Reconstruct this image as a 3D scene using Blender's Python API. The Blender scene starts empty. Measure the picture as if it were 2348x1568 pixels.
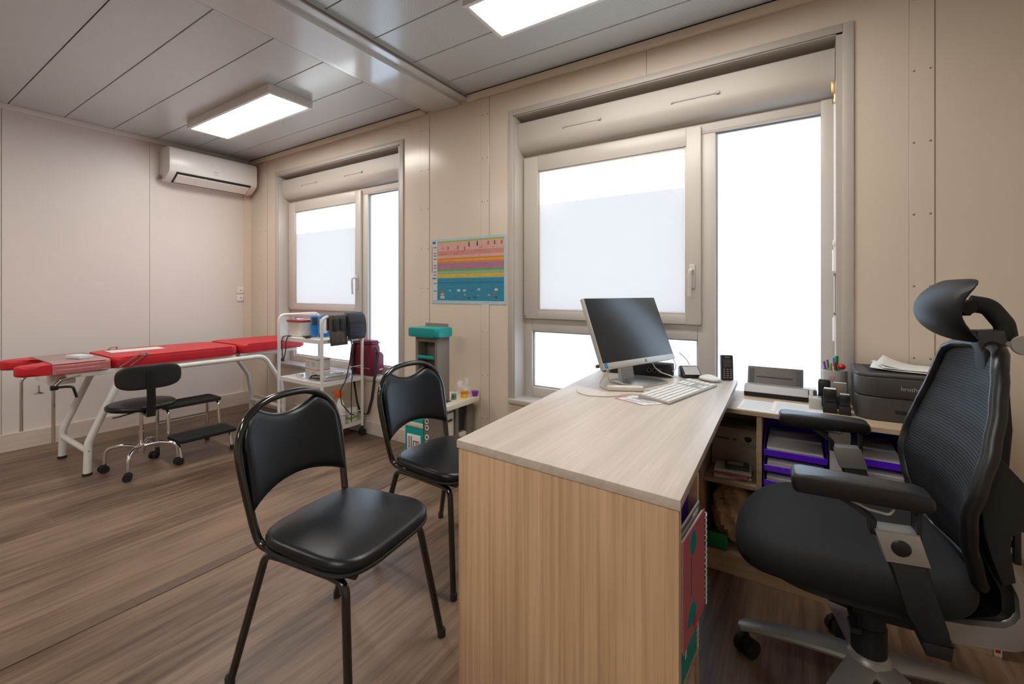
import bpy, bmesh, math, random
from mathutils import Vector, Matrix
random.seed(7)
S = bpy.context.scene
C = S.collection
PI = math.pi
# ------------------------------------------------------------------ camera
cam_d = bpy.data.cameras.new('camera'); cam = bpy.data.objects.new('camera', cam_d); C.objects.link(cam)
cam.location = (0, 0, 1.155)
cam.rotation_euler = (PI/2, 0, math.atan(650/1012))
cam_d.sensor_width = 36; cam_d.lens = 36*1012/2348
cam_d.shift_y = -(784-668)/2348
cam_d.clip_start = .02
S.camera = cam
# ------------------------------------------------------------------ world, exposure
W = bpy.data.worlds.new('sky'); S.world = W; W.use_nodes = True
bg = W.node_tree.nodes['Background']
bg.inputs[0].default_value = (.93, .965, 1.0, 1); bg.inputs[1].default_value = 3.0
S.view_settings.view_transform = 'Standard'; S.view_settings.look = 'None'
S.view_settings.exposure = 0.36; S.view_settings.gamma = 1; S.view_settings.use_curve_mapping = False
S.cycles.use_denoising = True; S.cycles.use_adaptive_sampling = True; S.cycles.adaptive_threshold = .03
S.cycles.max_bounces = 9; S.cycles.diffuse_bounces = 5; S.cycles.sample_clamp_indirect = 8
LAMP = 18.0

# ------------------------------------------------------------------ materials
def mat(name, col, rough=.5, metal=0, spec=.5, bump=0, bscale=60, vary=0, vscale=6, coat=0, alpha=1, trans=0, emit=0, ecol=None, stretch=None, ior=None):
    m = bpy.data.materials.new(name); m.use_nodes = True
    nt = m.node_tree; b = nt.nodes['Principled BSDF']
    b.inputs['Base Color'].default_value = (*col, 1); b.inputs['Roughness'].default_value = rough
    b.inputs['Metallic'].default_value = metal; b.inputs['Specular IOR Level'].default_value = spec
    if coat: b.inputs['Coat Weight'].default_value = coat; b.inputs['Coat Roughness'].default_value = .1
    if alpha < 1: b.inputs['Alpha'].default_value = alpha
    if trans: b.inputs['Transmission Weight'].default_value = trans
    if ior: b.inputs['IOR'].default_value = ior
    if emit: b.inputs['Emission Color'].default_value = (*(ecol or col), 1); b.inputs['Emission Strength'].default_value = emit
    tc = nt.nodes.new('ShaderNodeTexCoord'); mp = nt.nodes.new('ShaderNodeMapping')
    nt.links.new(tc.outputs['Object'], mp.inputs[0])
    if stretch: mp.inputs['Scale'].default_value = stretch
    if vary:
        n = nt.nodes.new('ShaderNodeTexNoise'); n.inputs['Scale'].default_value = vscale; n.inputs['Detail'].default_value = 5
        nt.links.new(mp.outputs[0], n.inputs['Vector'])
        r = nt.nodes.new('ShaderNodeValToRGB')
        r.color_ramp.elements[0].position = .3; r.color_ramp.elements[1].position = .7
        r.color_ramp.elements[0].color = (*[c*(1-vary) for c in col], 1); r.color_ramp.elements[1].color = (*[min(1, c*(1+vary)) for c in col], 1)
        nt.links.new(n.outputs['Fac'], r.inputs[0]); nt.links.new(r.outputs[0], b.inputs['Base Color'])
    if bump:
        n = nt.nodes.new('ShaderNodeTexNoise'); n.inputs['Scale'].default_value = bscale; n.inputs['Detail'].default_value = 3
        nt.links.new(mp.outputs[0], n.inputs['Vector'])
        bp = nt.nodes.new('ShaderNodeBump'); bp.inputs['Strength'].default_value = bump; bp.inputs['Distance'].default_value = .002
        nt.links.new(n.outputs['Fac'], bp.inputs['Height']); nt.links.new(bp.outputs[0], b.inputs['Normal'])
    return m

def wood(name, c1, c2, axis, rough=.45, fine=70, plank=0, along=1.0, wmix=.5):
    """laminate with grain along one axis ('x','y','z')"""
    m = bpy.data.materials.new(name); m.use_nodes = True
    nt = m.node_tree; N = nt.nodes; Lk = nt.links; b = N['Principled BSDF']
    tc = N.new('ShaderNodeTexCoord'); mp = N.new('ShaderNodeMapping'); Lk.new(tc.outputs['Object'], mp.inputs[0])
    sc = {'x': (along, fine, fine), 'y': (fine, along, fine), 'z': (fine, fine, along)}[axis]
    mp.inputs['Scale'].default_value = sc
    n1 = N.new('ShaderNodeTexNoise'); n1.inputs['Scale'].default_value = 1; n1.inputs['Detail'].default_value = 6; n1.inputs['Roughness'].default_value = .65
    mp2 = N.new('ShaderNodeMapping'); Lk.new(tc.outputs['Object'], mp2.inputs[0])
    mp2.inputs['Scale'].default_value = tuple(.9 if s == along else s/9 for s in sc)
    n2 = N.new('ShaderNodeTexNoise'); n2.inputs['Scale'].default_value = 1; n2.inputs['Detail'].default_value = 4; n2.inputs['Distortion'].default_value = 1.2
    Lk.new(mp.outputs[0], n1.inputs['Vector']); Lk.new(mp2.outputs[0], n2.inputs['Vector'])
    mx = N.new('ShaderNodeMath'); mx.operation = 'MULTIPLY_ADD'; mx.inputs[1].default_value = wmix
    ml = N.new('ShaderNodeMath'); ml.operation = 'MULTIPLY'; ml.inputs[1].default_value = 1-wmix
    Lk.new(n2.outputs['Fac'], ml.inputs[0]); Lk.new(n1.outputs['Fac'], mx.inputs[0]); Lk.new(ml.outputs[0], mx.inputs[2])
    out = mx.outputs[0]
    if plank:
        sx = N.new('ShaderNodeSeparateXYZ'); Lk.new(tc.outputs['Object'], sx.inputs[0])
        bx_ = N.new('ShaderNodeTexBrick'); bx_.inputs['Scale'].default_value = 1
        bx_.inputs['Brick Width'].default_value = 1.25; bx_.inputs['Row Height'].default_value = plank
        bx_.inputs['Mortar Size'].default_value = .0012; bx_.inputs['Color1'].default_value = (.485, .485, .485, 1); bx_.inputs['Color2'].default_value = (.515, .515, .515, 1)
        bx_.inputs['Mortar'].default_value = (.47, .47, .47, 1)
        cb = N.new('ShaderNodeCombineXYZ'); Lk.new(sx.outputs['Y'], cb.inputs['X']); Lk.new(sx.outputs['X'], cb.inputs['Y'])
        Lk.new(cb.outputs[0], bx_.inputs['Vector'])
        ad = N.new('ShaderNodeMath'); ad.operation = 'ADD'; Lk.new(out, ad.inputs[0])
        sb = N.new('ShaderNodeMath'); sb.operation = 'SUBTRACT'; sb.inputs[1].default_value = .5
        Lk.new(bx_.outputs['Color'], sb.inputs[0]); Lk.new(sb.outputs[0], ad.inputs[1]); out = ad.outputs[0]
    r = N.new('ShaderNodeValToRGB'); r.color_ramp.elements[0].position = .39; r.color_ramp.elements[1].position = .62
    r.color_ramp.elements[0].color = (*c1, 1); r.color_ramp.elements[1].color = (*c2, 1)
    Lk.new(out, r.inputs[0]); Lk.new(r.outputs[0], b.inputs['Base Color'])
    b.inputs['Roughness'].default_value = rough
    bp = N.new('ShaderNodeBump'); bp.inputs['Strength'].default_value = .12; bp.inputs['Distance'].default_value = .001
    Lk.new(n1.outputs['Fac'], bp.inputs['Height']); Lk.new(bp.outputs[0], b.inputs['Normal'])
    return m

def ceiling_mat():
    m = bpy.data.materials.new('perforated_metal'); m.use_nodes = True
    nt = m.node_tree; N = nt.nodes; Lk = nt.links; b = N['Principled BSDF']
    tc = N.new('ShaderNodeTexCoord'); mp = N.new('ShaderNodeMapping'); Lk.new(tc.outputs['Object'], mp.inputs[0])
    mp.inputs['Rotation'].default_value = (0, 0, PI/4)
    v = N.new('ShaderNodeTexVoronoi'); v.inputs['Scale'].default_value = 150; v.inputs['Randomness'].default_value = 0; v.voronoi_dimensions = '2D'
    Lk.new(mp.outputs[0], v.inputs['Vector'])
    r = N.new('ShaderNodeValToRGB'); e = r.color_ramp.elements
    e[0].position = .21; e[0].color = (.17, .165, .16, 1); e[1].position = .29; e[1].color = (.63, .665, .675, 1)
    Lk.new(v.outputs['Distance'], r.inputs[0]); Lk.new(r.outputs[0], b.inputs['Base Color'])
    b.inputs['Roughness'].default_value = .3; b.inputs['Coat Weight'].default_value = .7; b.inputs['Coat Roughness'].default_value = .17
    return m

def film_mat(name, col, through=.0):
    """frosted film: scatters the daylight that falls on it from outside"""
    m = bpy.data.materials.new(name); m.use_nodes = True
    nt = m.node_tree; N = nt.nodes; Lk = nt.links; N.remove(N['Principled BSDF']); out = N['Material Output']
    t = N.new('ShaderNodeBsdfTranslucent'); t.inputs[0].default_value = (*col, 1)
    tr = N.new('ShaderNodeBsdfTransparent'); tr.inputs[0].default_value = (1, 1, 1, 1)
    g = N.new('ShaderNodeBsdfGlossy'); g.inputs['Roughness'].default_value = .15
    m1 = N.new('ShaderNodeMixShader'); m1.inputs[0].default_value = through; Lk.new(t.outputs[0], m1.inputs[1]); Lk.new(tr.outputs[0], m1.inputs[2])
    m2 = N.new('ShaderNodeMixShader'); m2.inputs[0].default_value = .04; Lk.new(m1.outputs[0], m2.inputs[1]); Lk.new(g.outputs[0], m2.inputs[2])
    Lk.new(m2.outputs[0], out.inputs[0])
    return m

M = {}
M['wallA'] = mat('white_wall_paint', (.70, .645, .605), .42, bump=.03, bscale=200, vary=.015, vscale=2)
M['wallB'] = mat('cream_wall_paint', (.70, .605, .495), .22, bump=.015, bscale=200, vary=.02, vscale=2)
M['frame'] = mat('white_upvc', (.56, .515, .47), .35, vary=.01)
M['casing'] = mat('white_casing', (.50, .455, .41), .4, vary=.01)
M['ceil'] = ceiling_mat()
M['beam'] = mat('beam_metal', (.55, .555, .555), .22, spec=.8, coat=1, vary=.02)
M['floor'] = wood('floor_laminate', (.080, .045, .026), (.265, .172, .112), 'y', .42, 34, plank=.24, along=2.0, wmix=.5)
M['strip'] = mat('floor_strip', (.125, .078, .052), .5, bump=.1, bscale=300, vary=.12, vscale=30)
M['desk'] = wood('oak_laminate_length', (.50, .43, .365), (.63, .555, .485), 'y', .38, 60, along=1.2, wmix=.55)
M['deskv'] = wood('oak_laminate_upright', (.47, .30, .175), (.70, .475, .30), 'z', .45, 90, along=1.0, wmix=.6)
M['unit'] = wood('oak_laminate_unit', (.40, .29, .19), (.56, .43, .30), 'x', .5, 70, along=1.0, wmix=.6)
M['skirt'] = wood('limed_skirting', (.56, .48, .42), (.68, .60, .53), 'y', .5, 80, along=2, wmix=.5)
M['black'] = mat('black_plastic', (.009, .009, .010), .35, bump=.05, bscale=300, vary=.1)
M['blackm'] = mat('black_matt', (.008, .008, .0085), .6, bump=.15, bscale=400, vary=.15, vscale=20)
M['vinyl'] = mat('black_vinyl', (.0040, .0058, .0078), .34, spec=.42, bump=.06, bscale=220, vary=.1, vscale=15)
M['headvinyl'] = mat('headrest_vinyl', (.005, .0055, .0065), .5, spec=.3, bump=.06, bscale=220, vary=.1)
M['tube'] = mat('black_gloss_enamel', (.008, .008, .008), .12, spec=.6, coat=.5, vary=.1)
M['rubber'] = mat('rubber', (.02, .02, .02), .8, vary=.2)
M['chrome'] = mat('chrome', (.75, .75, .74), .12, metal=1, vary=.03)
M['steel'] = mat('brushed_steel', (.6, .6, .58), .3, metal=1, vary=.05)
M['red'] = mat('red_vinyl', (.55, .018, .030), .42, spec=.35, bump=.05, bscale=150, vary=.08, vscale=10)
M['wpaint'] = mat('white_enamel', (.78, .76, .73), .3, vary=.02)
M['silver'] = mat('silver_plastic', (.34, .33, .31), .35, metal=.4, vary=.04)
M['sbase'] = mat('grey_base_plastic', (.27, .26, .24), .36, metal=.3, vary=.06)
M['mesh'] = None
M['fabric'] = mat('black_seat_fabric', (.0055, .0055, .0062), .85, bump=.5, bscale=600, vary=.2, vscale=60)
M['paper'] = mat('paper', (.72, .71, .69), .7, vary=.03)
M['paperx'] = mat('paper_pile', (.55, .50, .42), .8, vary=.25, vscale=1, stretch=(1, 1, 400))
M['ink'] = mat('ink', (.12, .12, .14), .6, vary=.05)
M['inkl'] = mat('pale_ink', (.38, .38, .42), .6, vary=.05)
M['purple'] = mat('purple_acrylic', (.13, .02, .78), .14, vary=.05, alpha=.86, spec=.6)
M['screen'] = mat('screen_glass', (.020, .024, .028), .28, spec=.6, vary=.02)
M['msilver'] = mat('monitor_silver', (.50, .49, .46), .35, metal=.2, vary=.02)
M['key'] = mat('white_keys', (.74, .73, .71), .4, vary=.02)
M['kbody'] = mat('silver_keyboard', (.40, .39, .37), .4, metal=.3, vary=.03)
M['grey'] = mat('grey_plastic', (.20, .17, .145), .5, vary=.04)
M['dgrey'] = mat('dark_grey_plastic', (.055, .052, .05), .5, bump=.1, bscale=500, vary=.1)
M['traygrey'] = mat('brown_grey_plastic', (.115, .10, .09), .5, vary=.04)
M['seam'] = mat('seam_shadow_strip', (.27, .22, .175), .6, vary=.03)
M['lgrey'] = mat('light_grey_plastic', (.42, .40, .38), .5, vary=.03)
M['teal'] = mat('teal_plastic', (.0, .30, .30), .35, vary=.05)
M['blue'] = mat('blue_print', (.02, .19, .50), .4, vary=.3, vscale=40)
M['cream'] = mat('cream_plastic', (.70, .63, .50), .4, vary=.02)
M['burg'] = mat('burgundy_nylon', (.20, .006, .035), .6, bump=.3, bscale=120, vary=.2, vscale=25)
M['orange'] = mat('orange_plastic', (.75, .13, .01), .4, vary=.05)
M['clear'] = mat('clear_plastic', (.80, .80, .80), .12, alpha=.35, vary=.02)
M['sheet'] = mat('clear_vinyl_cover', (.62, .50, .50), .12, alpha=.17, coat=1, vary=.03)
M['sheetglare'] = mat('vinyl_cover_glare', (.60, .50, .50), .18, alpha=.45, coat=1, vary=.03)  # same vinyl, its grazing reflection put into a more opaque colour
M['tub'] = mat('cloudy_tub', (.72, .67, .60), .35, alpha=.9, vary=.05)
M['yellow'] = mat('yellow_plastic', (.75, .48, .02), .4, vary=.04)
M['violet'] = mat('violet_plastic', (.22, .03, .40), .4, vary=.04)
M['green'] = mat('green_plastic', (.01, .20, .06), .5, vary=.1)
M['lime'] = mat('lime_plastic', (.22, .45, .02), .5, vary=.1)
M['pink'] = mat('pink_cover', (.52, .13, .17), .5, vary=.04)
M['redp'] = mat('red_plastic', (.55, .01, .01), .4, vary=.05)
M['burlap'] = mat('jute_cloth', (.60, .42, .26), .9, bump=.8, bscale=400, vary=.35, vscale=14)
M['card'] = mat('pale_cardboard', (.42, .36, .29), .75, vary=.05)
M['brass'] = mat('brass', (.55, .38, .18), .35, metal=1, vary=.1)
M['cable'] = mat('white_cable', (.66, .62, .54), .5, vary=.03)
M['bcable'] = mat('black_cable', (.02, .02, .02), .5, vary=.1)
M['dark'] = mat('dark_void', (.012, .012, .012), .6, vary=.1)
M['glass'] = None
M['film'] = film_mat('frosted_film', (.555, .545, .56), .0)
M['film2'] = film_mat('frosted_pane', (.70, .77, .84), .0)
M['diff'] = mat('lamp_diffuser', (.9, .9, .9), .5, emit=LAMP, ecol=(1.0, .95, .89), vary=0)
M['sleeve'] = mat('smoked_sleeve', (.10, .085, .075), .3, bump=.5, bscale=30, vary=.3, vscale=20)
M['charcoal'] = mat('charcoal_cloth', (.022, .024, .028), .7, bump=.3, bscale=300, vary=.2, vscale=30)
def pane_glass():
    m = bpy.data.materials.new('window_glass'); m.use_nodes = True
    nt = m.node_tree; N = nt.nodes; Lk = nt.links; N.remove(N['Principled BSDF']); out = N['Material Output']
    tr = N.new('ShaderNodeBsdfTransparent'); tr.inputs[0].default_value = (.96, .98, .97, 1)
    g = N.new('ShaderNodeBsdfGlossy'); g.inputs['Roughness'].default_value = .03
    m2 = N.new('ShaderNodeMixShader'); m2.inputs[0].default_value = .05; Lk.new(tr.outputs[0], m2.inputs[1]); Lk.new(g.outputs[0], m2.inputs[2])
    Lk.new(m2.outputs[0], out.inputs[0]); return m
M['glass'] = pane_glass()
def mesh_mat():
    m = mat('black_mesh_fabric', (.020, .024, .028), .6, spec=.35)
    nt = m.node_tree; b = nt.nodes['Principled BSDF']; N = nt.nodes
    tc = N['Texture Coordinate']; w = N.new('ShaderNodeTexWave'); w.bands_direction = 'Z'; w.inputs['Scale'].default_value = 42
    nt.links.new(tc.outputs['Object'], w.inputs['Vector'])
    r = N.new('ShaderNodeValToRGB'); r.color_ramp.elements[0].color = (.002, .0022, .0025, 1); r.color_ramp.elements[1].color = (.013, .016, .020, 1)
    nt.links.new(w.outputs['Fac'], r.inputs[0]); nt.links.new(r.outputs[0], b.inputs['Base Color'])
    bp = N.new('ShaderNodeBump'); bp.inputs['Strength'].default_value = .5; bp.inputs['Distance'].default_value = .001
    nt.links.new(w.outputs['Fac'], bp.inputs['Height']); nt.links.new(bp.outputs[0], b.inputs['Normal'])
    return m
M['mesh'] = mesh_mat()

# ------------------------------------------------------------------ object helpers
def thing(name, label, cat, loc=(0, 0, 0), rotz=0, group=None):
    o = bpy.data.objects.new(name, None); C.objects.link(o)
    o.location = loc; o.rotation_euler = (0, 0, rotz); o.empty_display_size = .05
    o['label'] = label; o['category'] = cat
    if group: o['group'] = group
    return o
def tag(o, label, cat, group=None):
    o['label'] = label; o['category'] = cat
    if group: o['group'] = group
    return o
def wm(o):
    m = Matrix.Identity(4)
    while o is not None:
        m = (Matrix.Translation(o.location) @ o.rotation_euler.to_matrix().to_4x4()) @ m; o = o.parent
    return m
def obj(name, bm, m, parent=None, smooth=True, world=False, label=None, mods=None):
    """link bm as one mesh; world=True: coordinates are world ones, converted to the parent's frame"""
    if world and parent is not None: bm.transform(wm(parent).inverted())
    bmesh.ops.recalc_face_normals(bm, faces=bm.faces)
    me = bpy.data.meshes.new(name); bm.to_mesh(me); bm.free()
    o = bpy.data.objects.new(name, me); C.objects.link(o)
    for x in (m if isinstance(m, (list, tuple)) else [m]): me.materials.append(M[x] if isinstance(x, str) else x)
    if smooth:
        me.polygons.foreach_set('use_smooth', [True]*len(me.polygons))
        if hasattr(me, 'set_sharp_from_angle'): me.set_sharp_from_angle(angle=math.radians(38))
    if parent is not None: o.parent = parent
    if label: o['label'] = label
    return o
def origin(o, p):
    """move a top-level mesh's origin to p keeping it in place"""
    d = Vector(p); o.data.transform(Matrix.Translation(-d)); o.location = d; return o
def struct(name, bm, m, parent=None, smooth=False):
    o = obj(name, bm, m, parent, smooth); o['kind'] = 'structure'; return o
def nb(): return bmesh.new()
def box(bm, x0, x1, y0, y1, z0, z1, bev=0, rot=None, mi=0, seg=2):
    r = bmesh.ops.create_cube(bm, size=1); vs = r['verts']
    c = Vector(((x0+x1)/2, (y0+y1)/2, (z0+z1)/2)); s = Vector((x1-x0, y1-y0, z1-z0))
    for v in vs: v.co = Vector((v.co.x*s.x, v.co.y*s.y, v.co.z*s.z))
    fs = set(f for v in vs for f in v.link_faces)
    if bev:
        es = set(e for v in vs for e in v.link_edges)
        rr = bmesh.ops.bevel(bm, geom=list(es), offset=min(bev, min(abs(q) for q in s)*.49), segments=seg, affect='EDGES', profile=.5)
        vs = list(set(vs) & set(bm.verts)) + [v for v in rr['verts']]
        vs = list(set(v for v in vs if v.is_valid)); fs = set(f for v in vs for f in v.link_faces)
    m = Matrix.Translation(c) @ (rot if rot is not None else Matrix.Identity(4))
    for v in vs: v.co = m @ v.co
    for f in fs: f.material_index = mi
    return vs
def rz(a): return Matrix.Rotation(a, 4, 'Z')
def ry(a): return Matrix.Rotation(a, 4, 'Y')
def rx(a): return Matrix.Rotation(a, 4, 'X')
def fillet(pts, r, n=6, closed=False):
    P = [Vector(p) for p in pts]; out = []; N = len(P)
    for i, p in enumerate(P):
        if not closed and i in (0, N-1): out.append(p); continue
        a, b = P[i-1], P[(i+1) % N]
        da, db = (a-p), (b-p); la, lb = da.length, db.length
        ang = da.angle(db)
        if ang > 3.1: out.append(p); continue
        rr = r[i] if isinstance(r, (list, tuple)) else r
        d = min(rr/math.tan(ang/2), la*.49, lb*.49)
        s, e = p+da.normalized()*d, p+db.normalized()*d
        for k in range(n+1):
            t = k/n; out.append(s*(1-t)**2 + p*2*t*(1-t) + e*t*t)
    return out
def tube(bm, pts, r, n=10, closed=False, fr=0, fn=6, cap=True, flat=1.0, mi=0):
    """swept tube; r is a radius or a list of radii (per fillet-free point)"""
    P = fillet(pts, fr, fn, closed) if fr else [Vector(p) for p in pts]
    N = len(P); rs = r if isinstance(r, (list, tuple)) else [r]*N
    T = []
    for i in range(N):
        if closed: t = P[(i+1) % N]-P[i-1]
        else: t = P[min(i+1, N-1)]-P[max(i-1, 0)]
        T.append(t.normalized() if t.length > 1e-9 else Vector((0, 0, 1)))
    up = Vector((0, 0, 1)) if abs(T[0].z) < .9 else Vector((1, 0, 0))
    u = T[0].cross(up).normalized(); rings = []
    for i in range(N):
        if i: u = (u - T[i]*u.dot(T[i])); u = u.normalized() if u.length > 1e-6 else T[i].orthogonal().normalized()
        v = T[i].cross(u)
        rings.append([bm.verts.new(P[i]+u*math.cos(2*PI*k/n)*rs[i]+v*math.sin(2*PI*k/n)*rs[i]*flat) for k in range(n)])
    for i in range(N if closed else N-1):
        a, b = rings[i], rings[(i+1) % N]
        for k in range(n):
            f = bm.faces.new((a[k], a[(k+1) % n], b[(k+1) % n], b[k])); f.material_index = mi
    if cap and not closed:
        for f in (bm.faces.new(rings[0][::-1]), bm.faces.new(rings[-1])): f.material_index = mi
def lathe(bm, prof, c=(0, 0, 0), n=24, m=None, mi=0):
    """prof: list of (radius, z)"""
    rings = []
    mm = Matrix.Translation(c) @ (m if m is not None else Matrix.Identity(4))
    for r, z in prof:
        if r < 1e-6: rings.append([bm.verts.new(mm @ Vector((0, 0, z)))])
        else: rings.append([bm.verts.new(mm @ Vector((r*math.cos(2*PI*k/n), r*math.sin(2*PI*k/n), z))) for k in range(n)])
    for a, b in zip(rings, rings[1:]):
        for k in range(n):
            k2 = (k+1) % n
            if len(a) == 1 and len(b) == 1: continue
            if len(a) == 1: f = bm.faces.new((a[0], b[k2], b[k]))
            elif len(b) == 1: f = bm.faces.new((a[k], a[k2], b[0]))
            else: f = bm.faces.new((a[k], a[k2], b[k2], b[k]))
            f.material_index = mi
    for R, rev in ((rings[0], True), (rings[-1], False)):
        if len(R) > 1: f = bm.faces.new(R[::-1] if rev else R); f.material_index = mi
def cyl(bm, p0, p1, r, n=16, mi=0): tube(bm, [p0, p1], r, n, mi=mi)
def prism(bm, pts, axis, a0, a1, bev=0, mi=0):
    """extrude a closed 2D outline along axis ('x','y','z'); pts in the two other axes' order"""
    def P3(p, a): return {'x': (a, p[0], p[1]), 'y': (p[0], a, p[1]), 'z': (p[0], p[1], a)}[axis]
    A = [bm.verts.new(P3(p, a0)) for p in pts]; B = [bm.verts.new(P3(p, a1)) for p in pts]; n = len(pts)
    fs = [bm.faces.new(A), bm.faces.new(B[::-1])]
    for i in range(n): fs.append(bm.faces.new((A[i], B[i], B[(i+1) % n], A[(i+1) % n])))
    for f in fs: f.material_index = mi
    if bev:
        es = [e for e in set(e for f in fs[:2] for e in f.edges)]
        bmesh.ops.bevel(bm, geom=es, offset=bev, segments=2, affect='EDGES', profile=.5)
def rrect(x0, x1, y0, y1, r, n=5):
    out = []
    for cx, cy, a0 in ((x1-r, y1-r, 0), (x0+r, y1-r, PI/2), (x0+r, y0+r, PI), (x1-r, y0+r, 1.5*PI)):
        for k in range(n+1):
            a = a0+PI/2*k/n; out.append((cx+r*math.cos(a), cy+r*math.sin(a)))
    return out
def smooth_poly(pts, n=4):
    """closed Catmull-Rom through 2D points"""
    out = []; N = len(pts)
    for i in range(N):
        p0, p1, p2, p3 = [Vector(pts[(i+k-1) % N]) for k in range(4)]
        for k in range(n):
            t = k/n
            out.append(tuple(.5*((2*p1)+(-p0+p2)*t+(2*p0-5*p1+4*p2-p3)*t*t+(-p0+3*p1-3*p2+p3)*t**3)))
    return out
def cushion(bm, outline, z0, z1, edge=.02, dome=.01, f=None, steps=5, mi=0):
    """padded slab over a 2D outline with rounded rim and domed top; f maps (x,y,z)->point"""
    f = f or (lambda x, y, z: (x, y, z)); n = len(outline)
    cx = sum(p[0] for p in outline)/n; cy = sum(p[1] for p in outline)/n
    R = math.sqrt(sum((p[0]-cx)**2+(p[1]-cy)**2 for p in outline)/n)
    h = (z1-z0)/2; zm = (z0+z1)/2; rings = []
    prof = []
    for k in range(steps*2+1):
        a = -PI/2+PI*k/(steps*2); prof.append((-edge*(1-math.cos(a)), h*math.sin(a)))
    seq = [(.0, -h, 0)] + []
    def ring(inset, z, s=1.0, add=0):
        vs = []
        for i, p in enumerate(outline):
            d = math.hypot(p[0]-cx, p[1]-cy); k = max(0, 1+inset/max(d, 1e-6))*s
            vs.append(bm.verts.new(f(cx+(p[0]-cx)*k, cy+(p[1]-cy)*k, zm+z+add)))
        return vs
    for s in (.35, .75): rings.append(ring(-edge, -h, s))
    for i, z in prof: rings.append(ring(i, z))
    for s in (.8, .55, .28): rings.append(ring(-edge, h, s, dome*(1-s*s)))
    for a, b in zip(rings, rings[1:]):
        for i in range(n):
            q = bm.faces.new((a[i], a[(i+1) % n], b[(i+1) % n], b[i])); q.material_index = mi
    bm.faces.new(rings[0][::-1]).material_index = mi
    c = bm.verts.new(f(cx, cy, zm+h+dome))
    for i in range(n): bm.faces.new((rings[-1][i], rings[-1][(i+1) % n], c)).material_index = mi
def ball(bm, c, r, sx=1, sy=1, sz=1, n=14, m=None, mi=0):
    rr = bmesh.ops.create_uvsphere(bm, u_segments=n, v_segments=max(6, n//2), radius=r)
    mm = Matrix.Translation(c) @ (m if m is not None else Matrix.Identity(4)) @ Matrix.Diagonal((sx, sy, sz, 1))
    for v in rr['verts']: v.co = mm @ v.co
    for f in set(f for v in rr['verts'] for f in v.link_faces): f.material_index = mi
def sub(o, n=1):
    md = o.modifiers.new('smooth', 'SUBSURF'); md.levels = n; md.render_levels = n; return o
def dup(root, loc, rotz, label=None, group=None):
    r = root.copy(); C.objects.link(r); r.location = loc; r.rotation_euler = (0, 0, rotz)
    if label: r['label'] = label
    if group: r['group'] = group
    for ch in list(root.children):
        c = ch.copy(); C.objects.link(c); c.parent = r
        for g in ch.children:
            d = g.copy(); C.objects.link(d); d.parent = c
    return r
def text(name, s, size, mname, loc, rot, parent, ext=.0004, align='LEFT'):
    cu = bpy.data.curves.new(name, 'FONT'); cu.body = s; cu.size = size; cu.extrude = ext; cu.align_x = align
    o = bpy.data.objects.new(name, cu); C.objects.link(o); cu.materials.append(M[mname])
    bpy.context.view_layer.update()
    me = bpy.data.meshes.new_from_object(o.evaluated_get(bpy.context.evaluated_depsgraph_get()))
    bpy.data.objects.remove(o); o = bpy.data.objects.new(name, me); C.objects.link(o)
    if not me.materials: me.materials.append(M[mname])
    m = Matrix.Translation(loc) @ rot
    if parent is not None: m = wm(parent).inverted() @ m; o.parent = parent
    o.matrix_local = m; return o
# ================================================================== ROOM
XA, YB, H = -4.78, 2.40, 2.50         # end wall, window wall, ceiling height
XR, YK = 1.25, -3.20                  # unseen walls to the right and behind
b = nb(); box(b, XA-.15, XR+.15, YK-.15, YB+.22, -.12, 0); struct('floor', b, 'floor')
b = nb(); box(b, XA-.15, XR+.15, YK-.15, YB+.22, 2.512, 2.62, mi=1)
ys = [YK+.0+.0]
y = .71-.29*13
while y < YB:
    for xa, xb in ((XA, -2.29), (-1.895, XR)):
        ya, yb = y+.0025, min(y+.29-.0025, YB-.03)
        if yb-ya > .02 and ya > YK: box(b, xa+.002, xb, ya, yb, 2.5, 2.516, bev=.0015, seg=1)
    y += .29
struct('ceiling', b, ['ceil', 'dark'])
# beam where the two modules meet
b = nb()
box(b, -2.292, -2.215, YK, YB, 2.474, 2.513, bev=.006); box(b, -1.97, -1.893, YK, YB, 2.474, 2.513, bev=.006)
box(b, -2.222, -1.963, YK, YB, 2.455, 2.513, bev=.008)
for x in (-2.294, -2.2245, -1.962, -1.8915): box(b, x, x+.003, YK, YB, 2.4765, 2.49, mi=1)
struct('trim_1', b, ['beam', 'grey'])
b = nb(); box(b, XA, -2.292, YB-.035, YB, 2.455, 2.494, bev=.003); box(b, -1.893, XR, YB-.035, YB, 2.455, 2.494, bev=.003)
struct('trim_2', b, 'wallB', smooth=True)
b = nb(); box(b, XA, XA+.03, YK, YB, 2.462, 2.5, bev=.003); struct('trim_3', b, 'wallA', smooth=True)
# end wall with panel joints
b = nb(); box(b, XA-.12, XA-.004, YK-.1, YB+.12, 0, H+.02, mi=1)
for ya, yb in ((YK, -.18), (-.175, .68), (.6845, 1.5425), (1.5455, 2.33), (2.3325, YB)):
    box(b, XA-.006, XA, ya, yb, 0, H, bev=.001, seg=1)
struct('wall_left', b, ['wallA', mat('pale_seam', (.46, .41, .37), .6)])
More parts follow.
